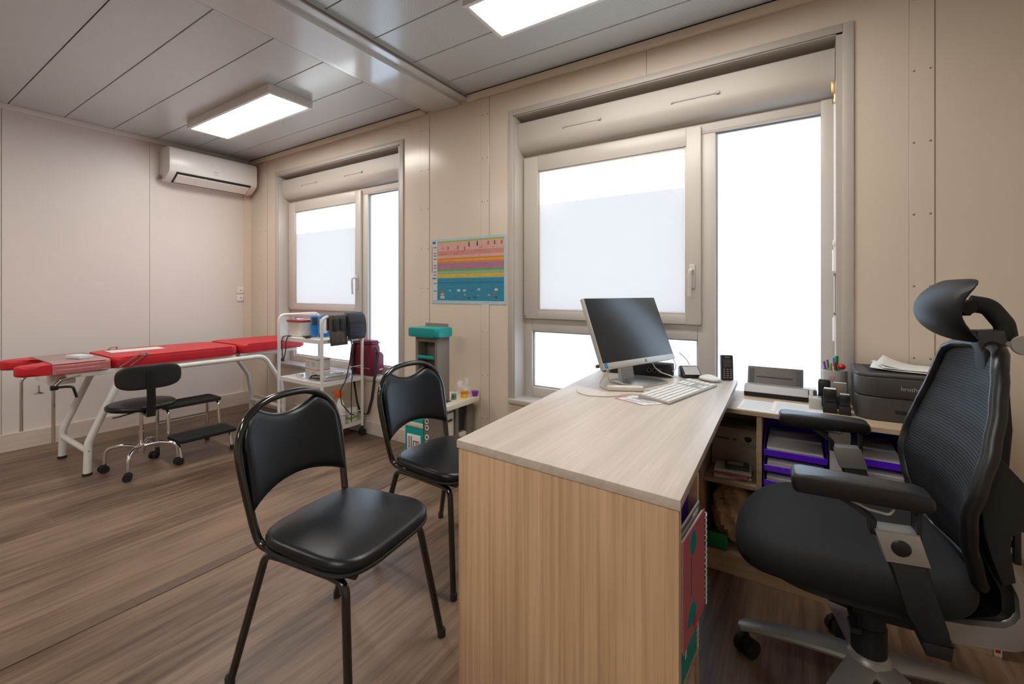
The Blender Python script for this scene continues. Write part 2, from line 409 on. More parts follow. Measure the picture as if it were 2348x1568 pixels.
# window wall
WOFF = -2.738
wins = [(-1.55, .20), (-1.55+WOFF, .20+WOFF)]
WZ0, WZ1 = .452, 2.292
b = nb()
segs = [(XA, wins[1][0]), (wins[1][1], wins[0][0]), (wins[0][1], XR)]
for xa, xb in segs: box(b, xa, xb, YB, YB+.20, 0, H+.01)
for xa, xb in wins:
    box(b, xa, xb, YB, YB+.20, 0, WZ0); box(b, xa, xb, YB, YB+.20, WZ1, H+.01)
struct('wall_back', b, 'wallB')
b = nb(); box(b, XR, XR+.12, YK-.1, YB+.2, 0, H+.01); struct('wall_right', b, 'wallB')
b = nb(); box(b, XA, XR, YK-.12, YK, 0, H+.01); struct('wall_front', b, 'wallB')
# cover strips over the panel joints, with their screws
n = 3
for xa, xb, za, zb in ((-1.792, -1.722, .0, 2.455), (-2.352, -2.262, 0, 2.455), (.392, .468, 0, 2.455), (-4.60, -4.46, 0, 2.455)):
    n += 1
    b = nb(); box(b, xa, xb, YB-.003, YB, za, zb, bev=.0012, seg=1); box(b, xb+.0005, xb+.0022, YB-.0012, YB, za, zb, mi=1)
    box(b, xa-.0015, xa-.0003, YB-.0008, YB, za, zb, mi=1)
    for k in range(8):
        for xx in (xa+.014, xb-.012): lathe(b, [(.0045, 0), (.003, .0015)], (xx, YB-.003, .30+.292*k), 8, rx(PI/2), mi=1)
    struct('trim_%d' % n, b, ['wallB', 'seam'])
b = nb(); box(b, -.679, -.6765, YB-.001, YB, 2.322, 2.455); struct('trim_8', b, 'seam')
b = nb(); box(b, XA, XA+.012, YB-.075, YB-.072, .13, 2.46); box(b, XA, XA+.006, YB-.072, YB, .13, 2.46); struct('trim_9', b, 'wallB')
# skirtings
b = nb(); box(b, XA, XA+.022, YK, YB, 0, .128, bev=.002, seg=1); struct('baseboard_left', b, 'skirt')
b = nb(); box(b, XA+.022, XR, YB-.018, YB, 0, .10, bev=.002, seg=1); struct('baseboard_back', b, 'skirt')
# floor joint strip between the two modules
b = nb(); box(b, -2.093, -2.037, YK, YB-.02, 0, .0035, bev=.0015, seg=1); struct('trim_10', b, 'strip')

# ------------------------------------------------------------------ windows
def window(idx, off):
    w = bpy.data.objects.new('window_%d' % idx, None); C.objects.link(w); w['kind'] = 'structure'; w.location = (off, YB, WZ0)
    def o(name, bm, m, par=None, smooth=True):
        return obj(name, bm, m, par or w, smooth)
    # coordinates below: x of the large window, y from the wall face, z from the opening's foot
    Z = lambda z: z-WZ0
    b = nb()   # casing: thin lipped frame round the opening and lining of the reveal
    for xa, xb, za, zb in ((-1.565, -1.528, Z(.43), Z(2.322)), (.172, .212, Z(.43), Z(2.322)), (-1.528, .172, Z(2.285), Z(2.322))):
        box(b, xa, xb, -.010, 0.0, za, zb, bev=.003)
    box(b, -1.55, -1.520, 0, .125, 0, 1.84); box(b, .150, .200, 0, .125, 0, 1.84); box(b, -1.55, .2, 0, .125, 1.828, 1.84); box(b, -1.55, .2, .119, .14, 1.55, 1.84)
    o('casing', b, 'casing')
    b = nb(); box(b, -1.56, .20, -.022, .125, -.018, .012, bev=.004); o('sill', b, 'casing')
    yg = .12
    b = nb()   # outer frame with mullion and transom
    def fr(xa, xb, za, zb): box(b, xa, xb, yg, yg+.06, Z(za), Z(zb), bev=.004)
    fr(-1.522, -1.462, .462, 2.05); fr(.108, .152, .462, 2.05)
    fr(-1.462, .108, .462, .527); fr(-1.462, .108, 1.99, 2.05); fr(-.440, -.352, .527, 1.99); fr(-1.462, -.44, .895, .984)
    box(b, .1, .152, yg-.006, yg, Z(.462), Z(2.05), bev=.002)
    o('frame', b, 'frame')
    b = nb()   # gaskets
    for xa, xb, za, zb in ((-1.462, -.44, .527, .895), (-.352, .108, .527, 1.99)):
        for q in ((xa, xa+.008, za, zb), (xb-.008, xb, za, zb), (xa+.008, xb-.008, za, za+.008), (xa+.008, xb-.008, zb-.008, zb)):
            box(b, q[0], q[1], yg+.018, yg+.03, Z(q[2]), Z(q[3]))
    o('gasket', b, 'lgrey', smooth=False)
    b = nb()   # opening sash
    xa, xb, za, zb = -1.512, -.420, .978, 2.028; fx0, fx1, fz0, fz1 = -1.406, -.494, 1.030, 1.935
    ys0 = yg-.022
    for q in ((xa, fx0, za, zb), (fx1, xb, za, zb), (fx0, fx1, za, fz0), (fx0, fx1, fz1, zb)):
        box(b, q[0], q[1], ys0, yg+.002, Z(q[2]), Z(q[3]), bev=.003)
    for q in ((fx0, fx0+.01, fz0, fz1), (fx1-.01, fx1, fz0, fz1), (fx0+.01, fx1-.01, fz0, fz0+.01), (fx0+.01, fx1-.01, fz1-.01, fz1)):
        box(b, q[0], q[1], ys0+.008, yg+.002, Z(q[2]), Z(q[3]), bev=.002)
    s = o('sash', b, 'frame')
    b = nb(); box(b, -.478, -.448, ys0-.008, ys0, Z(1.17), Z(1.30), bev=.008)
    tube(b, [(-.463, ys0-.006, Z(1.27)), (-.463, ys0-.05, Z(1.27)), (-.466, ys0-.052, Z(1.25)), (-.468, ys0-.046, Z(1.13))], .0095, 10, fr=.012, flat=.8)
    o('window_handle', b, 'frame', s)
    b = nb(); lathe(b, [(.006, 0), (.006, .004), (.0, .005)], (-1.502, ys0, Z(.992)), 10, rx(PI/2)); o('hinge', b, 'grey', s)
    b = nb(); box(b, fx0+.004, fx1-.004, yg-.006, yg-.002, Z(fz0+.004), Z(fz1-.004)); p = o('pane', b, 'glass', s, False)
    b = nb(); box(b, fx0+.012, fx1-.012, yg-.009, yg-.0075, Z(fz0+.008), Z(1.717)); o('frosted_film', b, 'film', s, False)
    for xa, xb, za, zb in ((-1.464, -.438, .525, .897), (-.354, .110, .525, 1.992)):
        b = nb(); box(b, xa, xb, yg+.030, yg+.036, Z(za), Z(zb)); o('pane', b, 'film2', smooth=False)
    # roller shutter box: flat front, curved foot that rolls back to the frame
    prof = [(.118, 2.245), (.042, 2.245), (.038, 2.240)]
    for k in range(9):
        a = PI/2*k/8; prof.append((.038+.085*(1-math.cos(a))*1.0, 2.135-.085*math.sin(a)))
    prof = [(yy, Z(zz)) for yy, zz in prof]
    b = nb(); prism(b, prof, 'x', -1.519, .148); sb = o('shutter_box', b, 'casing')
    for xa, xb in ((-1.195, -.955), (-.555, -.325)):
        b = nb(); box(b, xa, xb, .0345, .0385, Z(2.155), Z(2.163), bev=.001); box(b, xb-.012, xb+.004, .028, .0385, Z(2.152), Z(2.166), bev=.001)
        box(b, xa-.004, xa+.006, .031, .0385, Z(2.152), Z(2.160), bev=.001); o('vent_grille', b, 'lgrey', sb)
    return w
win1 = window(1, 0.0)
win2 = window(2, WOFF)

# ------------------------------------------------------------------ ceiling lamps
def lamp(x0, x1, y0, y1, label):
    t = thing('ceiling_light', label, 'ceiling light', ((x0+x1)/2, (y0+y1)/2, 2.44), 0, 'rectangular ceiling panels')
    b = nb(); e = .022
    for q in ((x0, x1, y0, y0+e), (x0, x1, y1-e, y1), (x0, x0+e, y0+e, y1-e), (x1-e, x1, y0+e, y1-e)):
        box(b, *q, 2.44, 2.4995, bev=.002)
    obj('frame', b, 'wpaint', t, world=True)
    b = nb(); box(b, x0+e, x1-e, y0+e, y1-e, 2.443, 2.449); obj('diffuser', b, 'diff', t, False, True)
lamp(-4.045, -2.86, 1.545, 1.855, 'lit rectangular ceiling lamp in front of the air conditioner')
lamp(-1.265, -.08, 1.555, 1.865, 'lit rectangular ceiling lamp cut by the top of the photo, nearest the big window')
lamp(-1.265, -.08, -.90, -.59, 'added rectangular ceiling lamp unseen behind the camera on the desk side')  # added out of view to brighten the desk front and right wall
lamp(-1.265, -.08, -2.20, -1.89, 'added rectangular ceiling lamp unseen farthest behind the camera')  # extra unseen lamp, added to light the desk front more horizontally
lamp(-4.045, -2.86, -.90, -.59, 'added rectangular ceiling lamp unseen behind the camera on the couch side')  # unseen lamp added for frontal light from the couch side

# ------------------------------------------------------------------ wall fittings
t = thing('air_conditioner', 'white split air conditioner high on the end wall beside the corner', 'air conditioner', (XA, 1.985, 2.13))
y0, y1 = 1.612, 2.352
b = nb(); prof = [(XA+.002, 2.425), (XA+.16, 2.425), (XA+.205, 2.415), (XA+.222, 2.385), (XA+.222, 2.225), (XA+.208, 2.195), (XA+.12, 2.14), (XA+.05, 2.132), (XA+.002, 2.15)]
prism(b, [(p[0], p[1]) for p in prof], 'y', y0, y1, bev=.006); obj('casing', b, 'wpaint', t, world=True)
b = nb(); prism(b, [(XA+.214, 2.206), (XA+.222, 2.198), (XA+.105, 2.126), (XA+.10, 2.134)], 'y', y0+.055, y1-.06); op = obj('air_outlet', b, 'dark', t, False, True)
b = nb(); prism(b, [(XA+.204, 2.186), (XA+.209, 2.178), (XA+.125, 2.127), (XA+.120, 2.134)], 'y', y0+.065, y1-.07); 
prism(b, [(XA+.206, 2.190), (XA+.214, 2.184), (XA+.205, 2.174), (XA+.198, 2.180)], 'y', y0+.28, y0+.29)
obj('louvre', b, 'wpaint', t, False, True)
b = nb(); box(b, XA+.2222, XA+.2235, y0+.345, y0+.385, 2.262, 2.267); box(b, XA+.2222, XA+.2235, y0+.350, y0+.380, 2.240, 2.243); obj('badge', b, 'inkl', t, False, True)
b = nb(); tube(b, [(XA+.05, y0-.02, 2.165), (XA+.05, y0+.01, 2.165)], .018, 12); obj('pipe_stub', b, 'grey', t, world=True)

t = thing('wall_socket', 'small white double switch plate on the end wall near the corner', 'wall switch', (XA, 2.30, 1.06))
for z in (1.055, 1.132):
    b = nb(); box(b, XA, XA+.012, 2.262, 2.330, z, z+.070, bev=.003); pl = obj('plate', b, 'wpaint', t, world=True)
    b = nb(); lathe(b, [(.006, 0), (.006, .0015)], (XA+.012, 2.296, z+.035), 10, ry(PI/2)); obj('hole', b, 'grey', pl, world=True)

# poster: growth chart with coloured bands
def poster():
    x0, x1, z0, z1 = -2.237, -1.585, 1.068, 1.530
    cols = {'edge': (.42, .55, .62), 'lg': (.30, .42, .10), 'pinkb': (.62, .36, .31), 'pinkd': (.56, .24, .22), 'or': (.62, .22, .03), 'or2': (.70, .32, .08),
            'pur': (.36, .18, .30), 'pur2': (.45, .15, .24), 'gr': (.26, .42, .26), 'gr2': (.14, .34, .12), 'ye': (.72, .42, .02), 'bl': (.03, .23, .36), 'bl2': (.02, .16, .30),
            'wh': (.60, .58, .58), 'skin': (.70, .36, .24), 'dk': (.05, .06, .10), 'redd': (.5, .08, .08), 'dkg': (.08, .14, .08)}
    keys = list(cols); mats = [mat('print_'+k, cols[k], .45, spec=.4, vary=.04, vscale=30) for k in keys]; I = {k: i for i, k in enumerate(keys)}
    b = nb()
    def q(u0, u1, v0, v1, k, lift=0):
        box(b, x0+(x1-x0)*u0, x0+(x1-x0)*u1, YB-.0035-.0002*lift, YB-.0028-.0002*lift, z1-(z1-z0)*v1, z1-(z1-z0)*v0, mi=I[k])
    box(b, x0, x1, YB-.003, YB-.0004, z0, z1, mi=I['edge'])
    bands = [(.035, .06, 'lg'), (.06, .19, 'pinkb'), (.19, .26, 'pinkd'), (.26, .30, 'pinkb'), (.30, .325, 'or'), (.325, .35, 'or2'), (.35, .375, 'or'),
             (.375, .43, 'pur'), (.43, .47, 'pur2'), (.47, .50, 'gr2'), (.50, .55, 'gr'), (.55, .59, 'ye'), (.59, .61, 'gr'), (.61, .67, 'bl'), (.67, .69, 'bl2'), (.69, .95, 'bl')]
    for a, c, k in bands: q(.085, .975, a, c, k, 1)
    q(.015, .08, .03, .95, 'wh', 1); q(0, .012, .10, .42, 'pinkd', 1); q(0, .012, .42, .52, 'pur2', 1); q(.015, .06, .03, .07, 'bl2', 2); q(.015, .07, .60, .62, 'bl2', 2)
    random.seed(3)
    for v in (.12, .21, .25, .30, .40, .44, .50, .55, .68, .80): q(.03, .07, v, v+.012, 'dk', 2)
    for u, v, k in ((.24, .10, 'redd'), (.38, .10, 'redd'), (.47, .12, 'redd'), (.53, .07, 'dk'), (.64, .065, 'dk'), (.78, .06, 'redd'), (.86, .06, 'dkg'), (.945, .06, 'redd')):
        q(u-.008, u+.010, v+.02, v+.075, k, 2); q(u-.006, u+.006, v, v+.02, 'skin' if k != 'dk' else 'dk', 2)
    for _ in range(46):
        u, v = random.uniform(.1, .93), random.choice([.14, .165, .205, .235, .28, .337, .40, .45, .52, .57])
        q(u, u+random.uniform(.02, .06), v, v+.007, random.choice(['pinkd', 'redd', 'pur2']), 2)
    for u, v, k, s in ((.16, .80, 'redd', .02), (.16, .84, 'skin', .02), (.16, .88, 'wh', .028), (.27, .79, 'wh', .012), (.39, .78, 'wh', .022), (.47, .78, 'wh', .02), (.66, .77, 'wh', .018), (.88, .77, 'wh', .02),
                       (.48, .855, 'skin', .012), (.40, .885, 'redd', .01), (.53, .90, 'dk', .014), (.61, .89, 'dk', .014), (.65, .86, 'pur', .012), (.79, .855, 'ye', .012), (.86, .82, 'redd', .016), (.88, .885, 'dk', .016), (.34, .87, 'bl2', .012), (.57, .79, 'bl2', .016)):
        q(u-s, u+s, v, v+s*1.5, k, 2)
    for _ in range(40):
        u, v = random.uniform(.1, .93), random.uniform(.62, .93); q(u, u+random.uniform(.02, .05), v, v+.005, 'bl2', 2)
    o = obj('growth_chart', b, mats, None, False)
    origin(o, ((x0+x1)/2, YB, z0)); tag(o, 'colourful child growth poster with blue lower half taped to the wall between windows', 'poster')
    for dx, dz in ((.01, .0), (.64, 0), (.01, .47), (.62, .475)): pass
poster()

# crank rod of the shutter
t = thing('shutter_crank', 'white shutter crank rod with brass universal joint hanging beside the right window', 'crank rod', (.150, YB+.03, .93))
b = nb(); box(b, .135, .163, YB+.045, YB+.062, 2.045, 2.10, bev=.003); lathe(b, [(.010, 0), (.012, .01), (.008, .03), (.011, .045)], (.150, YB+.042, 1.995), 12); obj('universal_joint', b, 'brass', t, world=True)
b = nb(); tube(b, [(.150, YB+.042, 2.0), (.150, YB+.036, 1.30), (.150, YB+.030, .935)], .0062, 10); obj('rod', b, 'wpaint', t, world=True)
b = nb(); tube(b, [(.150, YB+.0335, 1.34), (.150, YB+.033, 1.245)], .012, 12); obj('grip', b, 'wpaint', t, world=True)
b = nb(); tube(b, [(.150, YB+.030, 1.04), (.150, YB+.030, .935)], .011, 12); obj('grip', b, 'wpaint', t, world=True)
b = nb(); tube(b, [(.150, YB+.022, 1.235), (.150, YB+.020, 1.05)], .0045, 8)
for z in (1.225, 1.05): box(b, .142, .158, YB+.012, YB+.034, z, z+.012, bev=.003)
obj('crank_handle', b, 'grey', t, world=True)
b = nb(); box(b, .140, .172, YB+.02, YB+.04, 1.36, 1.385, bev=.003); obj('clip', b, 'wpaint', t, world=True)
# ================================================================== VISITOR CHAIRS
def visitor_chair(label):
    t = thing('visitor_chair', label, 'chair', (0, 0, 0), 0, 'black visitor chairs in front of the desk')
    # back and seat-rail tube: one long bent loop
    sx = lambda z: -.186-.08*(z-.43)/.37
    side = [(.175, .150, .402), (-.05, .163, .402), (-.178, .168, .408), (sx(.47), .176, .47), (sx(.62), .190, .62)]
    arch = [(sx(.70), .187, .70), (sx(.765), .152, .765), (sx(.800), .086, .803), (sx(.81), 0, .812)]
    L_ = [Vector(p) for p in side+arch]; R_ = [Vector((p.x, -p.y, p.z)) for p in L_[:-1]][::-1]
    pts = [tuple(p) for p in fillet(L_[:5], .05, 6)]+[tuple(p) for p in L_[5:]]
    half = fillet([L_[0], L_[1], L_[2], L_[3]], .06, 6)
    curve = half[:-1]
    ctrl = [L_[3], L_[4], L_[5], L_[6], L_[7], L_[8]]+[Vector((p.x, -p.y, p.z)) for p in [L_[7], L_[6], L_[5], L_[4], L_[3]]]
    cr = []
    for i in range(len(ctrl)-1):
        p0 = ctrl[max(i-1, 0)]; p1 = ctrl[i]; p2 = ctrl[i+1]; p3 = ctrl[min(i+2, len(ctrl)-1)]
        for k in range(5):
            u = k/5; cr.append(.5*((2*p1)+(-p0+p2)*u+(2*p0-5*p1+4*p2-p3)*u*u+(-p0+3*p1-3*p2+p3)*u**3))
    cr.append(ctrl[-1])
    b = nb(); full = curve+cr+[Vector((p.x, -p.y, p.z)) for p in curve[::-1]]
    tube(b, full, .0118, 12); obj('back_frame', b, 'tube', t)
    # backrest pad: arched top with a dipped hand gap, arched foot
    nu, nv = 22, 12
    def pad(u, v, side_):
        w = .172-.010*abs(0)  # half width follows the tube
        zc = lambda a: a
        # bottom edge rises to the middle, top edge dips in the middle
        y = u
        zb = .506+.042*(1-(u/.175)**2)
        au = abs(u)/.180
        zt_arch = .64+.163*max(0, 1-(au**2.9))**(1/2.9)
        dip = .748+.036*(abs(u)/.105)**2 if abs(u) < .105 else 9
        zt = min(zt_arch, dip)
        zt = max(zt, zb+.01)
        z = zb+(zt-zb)*v
        e = min(1, min(v, 1-v)*9, (1-au)*9+.02); th = .017*math.sqrt(max(0, 1-(1-e)**2))+.002
        x = sx(z)+.004-.030*(1-(u/.18)**2)
        return (x+side_*th, y, z)
    b = nb(); G = {}
    for s_ in (1, -1):
        for i in range(nu+1):
            a = -PI/2+PI*i/nu; u = .1775*math.sin(a)
            for j in range(nv+1):
                v = .5-.5*math.cos(PI*j/nv)
                if s_ == -1 and (i in (0, nu) or j in (0, nv)): G[s_, i, j] = G[1, i, j]; continue
                G[s_, i, j] = b.verts.new(pad(u, v, s_ if not (i in (0, nu) or j in (0, nv)) else 0))
    for s_ in (1, -1):
        for i in range(nu):
            for j in range(nv):
                q = [G[s_, i, j], G[s_, i+1, j], G[s_, i+1, j+1], G[s_, i, j+1]]
                b.faces.new(q if s_ == 1 else q[::-1])
    obj('backrest', b, 'vinyl', t)
    # seat
    ol = []
    for k in range(48):
        a = 2*PI*k/48; c_, s_ = math.cos(a), math.sin(a); n_ = 4.2
        x = math.copysign(abs(c_)**(2/n_), c_)*.197; y = math.copysign(abs(s_)**(2/n_), s_)*.197
        y *= 1.0+.045*(x/.2); ol.append((x+.004, y))
    b = nb(); cushion(b, ol, .414, .452, .020, .012, f=lambda x, y, z: (x, y, z-.010*max(0, (x-.10)/.1)**2)); obj('seat', b, 'vinyl', t)
    b = nb(); tube(b, [(x*.985, y*.985, .412) for x, y in ol], .006, 8, closed=True); obj('seat_edge', b, 'blackm', t)
    # under-frame: two bent side tubes, each leg its own piece
    def seg(p, q, r=.0115): bb = nb(); tube(bb, fillet(p, .05, 8), r, 12); return bb
    for s in (1, -1):
        obj('side_rail', seg([(-.10, s*.158, .385), (.09, s*.158, .383)], 0), 'tube', t)
        obj('leg', seg([(.088, s*.158, .383), (.150, s*.162, .380), (.207, s*.205, .012)], 0), 'tube', t)
        obj('leg', seg([(-.098, s*.158, .385), (-.160, s*.160, .384), (-.255, s*.203, .012)], 0), 'tube', t)
        for x, y in ((.209, .206), (-.257, .2045)):
            b = nb(); lathe(b, [(.0135, 0), (.0135, .022), (.012, .026)], (x, s*y, 0), 12); obj('foot_cap', b, 'rubber', t)
    for x in (-.085, .10):
        b = nb(); tube(b, [(x, -.158, .392), (x, .158, .392)], .009, 10); obj('crossbar', b, 'tube', t)
    return t
ca = visitor_chair('black vinyl visitor chair standing nearer the camera, its whole seat in view')
ca.location = (-1.176, .884, 0); ca.rotation_euler = (0, 0, .147)
dup(ca, (-1.278, 1.488, 0), -.042, 'black vinyl visitor chair farther back with its seat partly hidden by the desk')

# ================================================================== DESK
D = [(-.798, .956), (-.192, .917), (-.227, 2.302), (-.873, 2.27)]   # top corners (slightly out of square, as it stands)
dx = lambda p, q, t: (p[0]+(q[0]-p[0])*t, p[1]+(q[1]-p[1])*t)
t = thing('desk', 'pale oak laminate desk with tall end cupboard facing the camera', 'desk', (-.5, 1.6, 0))
b = nb(); prism(b, D, 'z', .718, .740, bev=.0012); obj('desktop', b, 'desk', t, world=True)
ins = .004
E1 = (D[0][0]+ins, D[0][1]+ins); E2 = (D[1][0]-ins-.0, D[1][1]+ins)
ux, uy = (E2[0]-E1[0]), (E2[1]-E1[1]); ln = math.hypot(ux, uy); ux /= ln; uy /= ln
def ep(a, d): return (E1[0]+ux*a-uy*d, E1[1]+uy*a+ux*d)   # along the end panel, depth behind it
def slab(a0, a1, d0, d1, z0, z1, m_, nm, par=None, lab=None):
    bb = nb(); prism(bb, [ep(a0, d0), ep(a1, d0), ep(a1, d1), ep(a0, d1)], 'z', z0, z1, bev=.0008)
    return obj(nm, bb, m_, par or t, world=True, label=lab)
slab(0, ln, 0, .018, 0, .7178, 'deskv', 'end_panel')
slab(0, ln-.014, .199, .216, 0, .7178, 'deskv', 'inner_panel')
slab(.0, .018, .018, .199, 0, .7178, 'deskv', 'side_panel')
for z in (.012, .290): slab(.018, ln-.014, .018, .199, z, z+.018, 'unit', 'cupboard_shelf')
# modesty panel on the visitors' side and the far leg panel
b = nb(); prism(b, [(-.862, 1.19), (-.845, 1.19), (-.872, 1.97), (-.888, 1.97)], 'z', .30, .7178, bev=.0008); 
b.free()
b = nb(); prism(b, [(-.760, 1.19), (-.742, 1.19), (-.797, 2.24), (-.815, 2.24)], 'z', .0, .7178, bev=.0008); obj('modesty_panel', b, 'deskv', t, world=True)

# things in the end cupboard
def nbk(nm, label, a0, d0, d1, z0, z1, th, m_, tilt=0, spiral=True, extra=None, ring='paper'):
    """notebook standing with its cover facing out of the cupboard opening"""
    tt = thing(nm, label, 'notebook', (*ep(a0, d0), z0))
    bb = nb(); prism(bb, [ep(a0, d0), ep(a0+.0015, d0), ep(a0+.0015, d1), ep(a0, d1)], 'z', z0, z1); obj('cover', bb, m_, tt, False, True)
    bb = nb(); prism(bb, [ep(a0-th, d0+.003), ep(a0-.0003, d0+.003), ep(a0-.0003, d1-.004), ep(a0-th, d1-.004)], 'z', z0+.003, z1-.003); obj('pages', bb, 'paper', tt, False, True)
    if spiral:
        bb = nb(); k = 0; z = z0+.012
        while z < z1-.006:
            c = ep(a0-th/2, d1-.001); e1 = ep(a0+.006, d1-.006); e2 = ep(a0+.004, d1+.008); e3 = ep(a0-th-.002, d1+.008); e4 = ep(a0-th-.003, d1-.006)
            tube(bb, [(*e1, z), (*e2, z+.003), (*e3, z+.002), (*e4, z)], .0017, 6, fr=.004, fn=3); z += .0135
        s_ = obj('wire_spiral', bb, ring, tt, world=True); s_['kind'] = 'stuff'
    return tt
A0 = ln+.002
k1 = nbk('spiral_notebook', 'pink spiral notebook with dark round emblem in the desk end cupboard', A0, .021, .197, .415, .645, .005, 'pink')
b = nb(); lathe(b, [(0, 0), (.011, 0), (.0245, 0), (.0245, .0006), (.011, .0006)], (*ep(A0+.0017, .095), .612), 24, rz(math.atan2(uy, ux)) @ ry(PI/2)); obj('round_emblem', b, 'teal', k1, world=True)
b = nb(); prism(b, [ep(A0+.0016, .078), ep(A0+.0023, .078), ep(A0+.0023, .083), ep(A0+.0016, .083)], 'z', .505, .585)
obj('spine_writing', b, 'ink', k1, False, True)
b = nb(); 
for (q0, q1, za, zb) in ((.05, .12, .452, .468), (.06, .11, .468, .480), (.075, .095, .480, .486), (.065, .11, .444, .452)):
    prism(b, [ep(A0+.0016, q0), ep(A0+.0023, q0), ep(A0+.0023, q1), ep(A0+.0016, q1)], 'z', za, zb)
obj('ship_drawing', b, 'teal', k1, False, True)
b = nb(); prism(b, [ep(A0+.0016, .095), ep(A0+.0023, .095), ep(A0+.0023, .115), ep(A0+.0016, .115)], 'z', .430, .442); obj('flag_drawing', b, 'redp', k1, False, True)
k2 = nbk('spiral_notebook', 'dark green spiral notebook standing below the pink one in the desk end cupboard', A0-.017, .040, .188, .3085, .470, .006, 'teal')
b = nb(); prism(b, [ep(A0-.0153, .095), ep(A0-.0146, .095), ep(A0-.0146, .104), ep(A0-.0153, .104)], 'z', .35, .405); obj('title_line', b, 'paper', k2, False, True)
tt = nbk('book', 'red book at the back beneath the pink notebook in the cupboard', A0-.048, .024, .10, .3085, .440, .012, 'redp', spiral=False); tt['category'] = 'book'
tt = nbk('folder', 'blue violet folder standing tallest behind the pink notebook', A0-.036, .024, .195, .3085, .680, .006, 'purple', spiral=False); tt['category'] = 'folder'
tt = nbk('document_sleeve', 'white document in a sleeve peeping out above the pink notebook', A0-.0105, .024, .190, .480, .664, .0020, 'paper', spiral=False); tt['category'] = 'document'
b = nb()
for q0, q1, za, zb in ((.04, .185, .655, .659), (.181, .185, .60, .655), (.03, .13, .648, .654)):
    prism(b, [ep(A0-.0090, q0), ep(A0-.0083, q0), ep(A0-.0083, q1), ep(A0-.0090, q1)], 'z', za, zb)
obj('printed_border', b, 'ink', tt, False, True)
# plastic wallet at the foot
b = nb(); prism(b, [ep(A0-.04, .03), ep(A0-.02, .03), ep(A0-.02, .19), ep(A0-.04, .19)], 'z', .032, .27, bev=.004); o = obj('plastic_wallet', b, 'clear')
origin(o, (*ep(A0-.03, .11), .032)); tag(o, 'clear plastic document wallet at the bottom of the desk end cupboard', 'document wallet')

# ================================================================== LOW SHELF UNIT under the right window
t = thing('shelf_unit', 'low oak laminate shelf unit against the wall under the right window', 'shelf unit', (.1, 2.19, 0))
UX0, UX1, UY0, UY1 = -.345, .545, 1.995, 2.372
def part(nm, m_, *a, bev=.001, par=None, lab=None):
    bb = nb(); box(bb, *a, bev=bev, seg=1); return obj(nm, bb, m_, par or t, world=True, label=lab)
part('top', 'unit', UX0-.05, UX1+.01, UY0-.01, UY1, .662, .680)
part('side_panel', 'unit', UX0, UX0+.018, UY0, UY1, 0, .6615); part('side_panel', 'unit', UX1-.018, UX1, UY0, UY1, 0, .6615)
part('divider', 'unit', -.130, -.112, UY0, UY1, .086, .6615)
part('divider', 'unit', .330, .346, UY0, UY1, .086, .6615)
part('bottom_shelf', 'unit', UX0+.018, UX1-.018, UY0+.001, UY1, .068, .0855)
part('plinth', 'unit', UX0+.018, UX1-.018, UY0+.004, UY0+.020, 0, .067)
part('shelf', 'unit', UX0+.0185, -.1305, UY0+.012, UY1, .358, .374, lab='pale shelf of the left bay')
part('back_panel', 'card', UX0+.019, UX1-.019, UY1-.006, UY1-.001, .09, .66)
part('sticker', 'paper', UX1-.017, UX1+.0, UY0-.0012, UY0-.0002, .008, .045, bev=0)
part('red_mark', 'redp', UX1-.015, UX1-.003, UY0-.0018, UY0-.0013, .018, .036, bev=0)

# carton, booklets, cloth bag and green packet in the left bay
t = thing('carton', 'pale printed carton at the back of the left shelf bay', 'carton', (-.23, 2.27, .3745))
bb = nb(); box(bb, -.322, -.135, 2.19, 2.36, .3745, .515, bev=.002); obj('box', bb, 'card', t, world=True)
bb = nb(); box(bb, -.324, -.1335, 2.186, 2.361, .5155, .548, bev=.002); lid = obj('lid', bb, 'card', t, world=True)
bb = nb(); lathe(bb, [(.014, 0), (.014, .0008), (0, .0008)], (-.175, 2.1898, .505), 16, rx(PI/2)); obj('finger_hole', bb, 'dark', t, world=True)
bb = nb()
for x in (-.20, -.18, -.16):
    for q in ((x, x+.014, .470, .472), (x, x+.014, .482, .484), (x, x+.002, .472, .482), (x+.012, x+.014, .472, .482)): box(bb, q[0], q[1], 2.1888, 2.1898, q[2], q[3])
obj('printed_symbols', bb, 'ink', t, False, True)
bb = nb(); box(bb, -.30, -.25, 2.1888, 2.1898, .492, .500); box(bb, -.235, -.22, 2.1888, 2.1898, .492, .500); obj('printed_words', bb, 'ink', t, False, True)
bk = []
for i, (x, y, a, w, d, m_, lab, cat) in enumerate((
    (-.232, 2.09, .25, .14, .10, 'paper', 'white booklet lying lowest on the left bay shelf', 'booklet'),
    (-.228, 2.085, -.15, .14, .095, 'pink', 'thin reddish booklet on the pile on the left bay shelf', 'booklet'),
    (-.224, 2.095, .05, .14, .10, 'paper', 'white booklet lying under the small dark device in the left bay', 'booklet'))):
    bb = nb(); z0 = .3745+i*.0105; box(bb, x-w/2, x+w/2, y-d/2, y+d/2, z0, z0+.010, bev=.001, rot=rz(a)); o = obj('booklet', bb, m_)
    origin(o, (x, y, z0)); tag(o, lab, cat); bk.append(o)
t = thing('card_reader', 'small dark grey handheld device lying on the booklets in the left bay', 'device', (-.20, 2.095, .4065))
bb = nb(); box(bb, -.255, -.165, 2.06, 2.13, .4065, .422, bev=.004, rot=rz(.1)); obj('body', bb, 'dgrey', t, world=True)
bb = nb(); box(bb, -.245, -.185, 2.075, 2.115, .4225, .4232, rot=rz(.1)); obj('display', bb, 'lgrey', t, world=True)
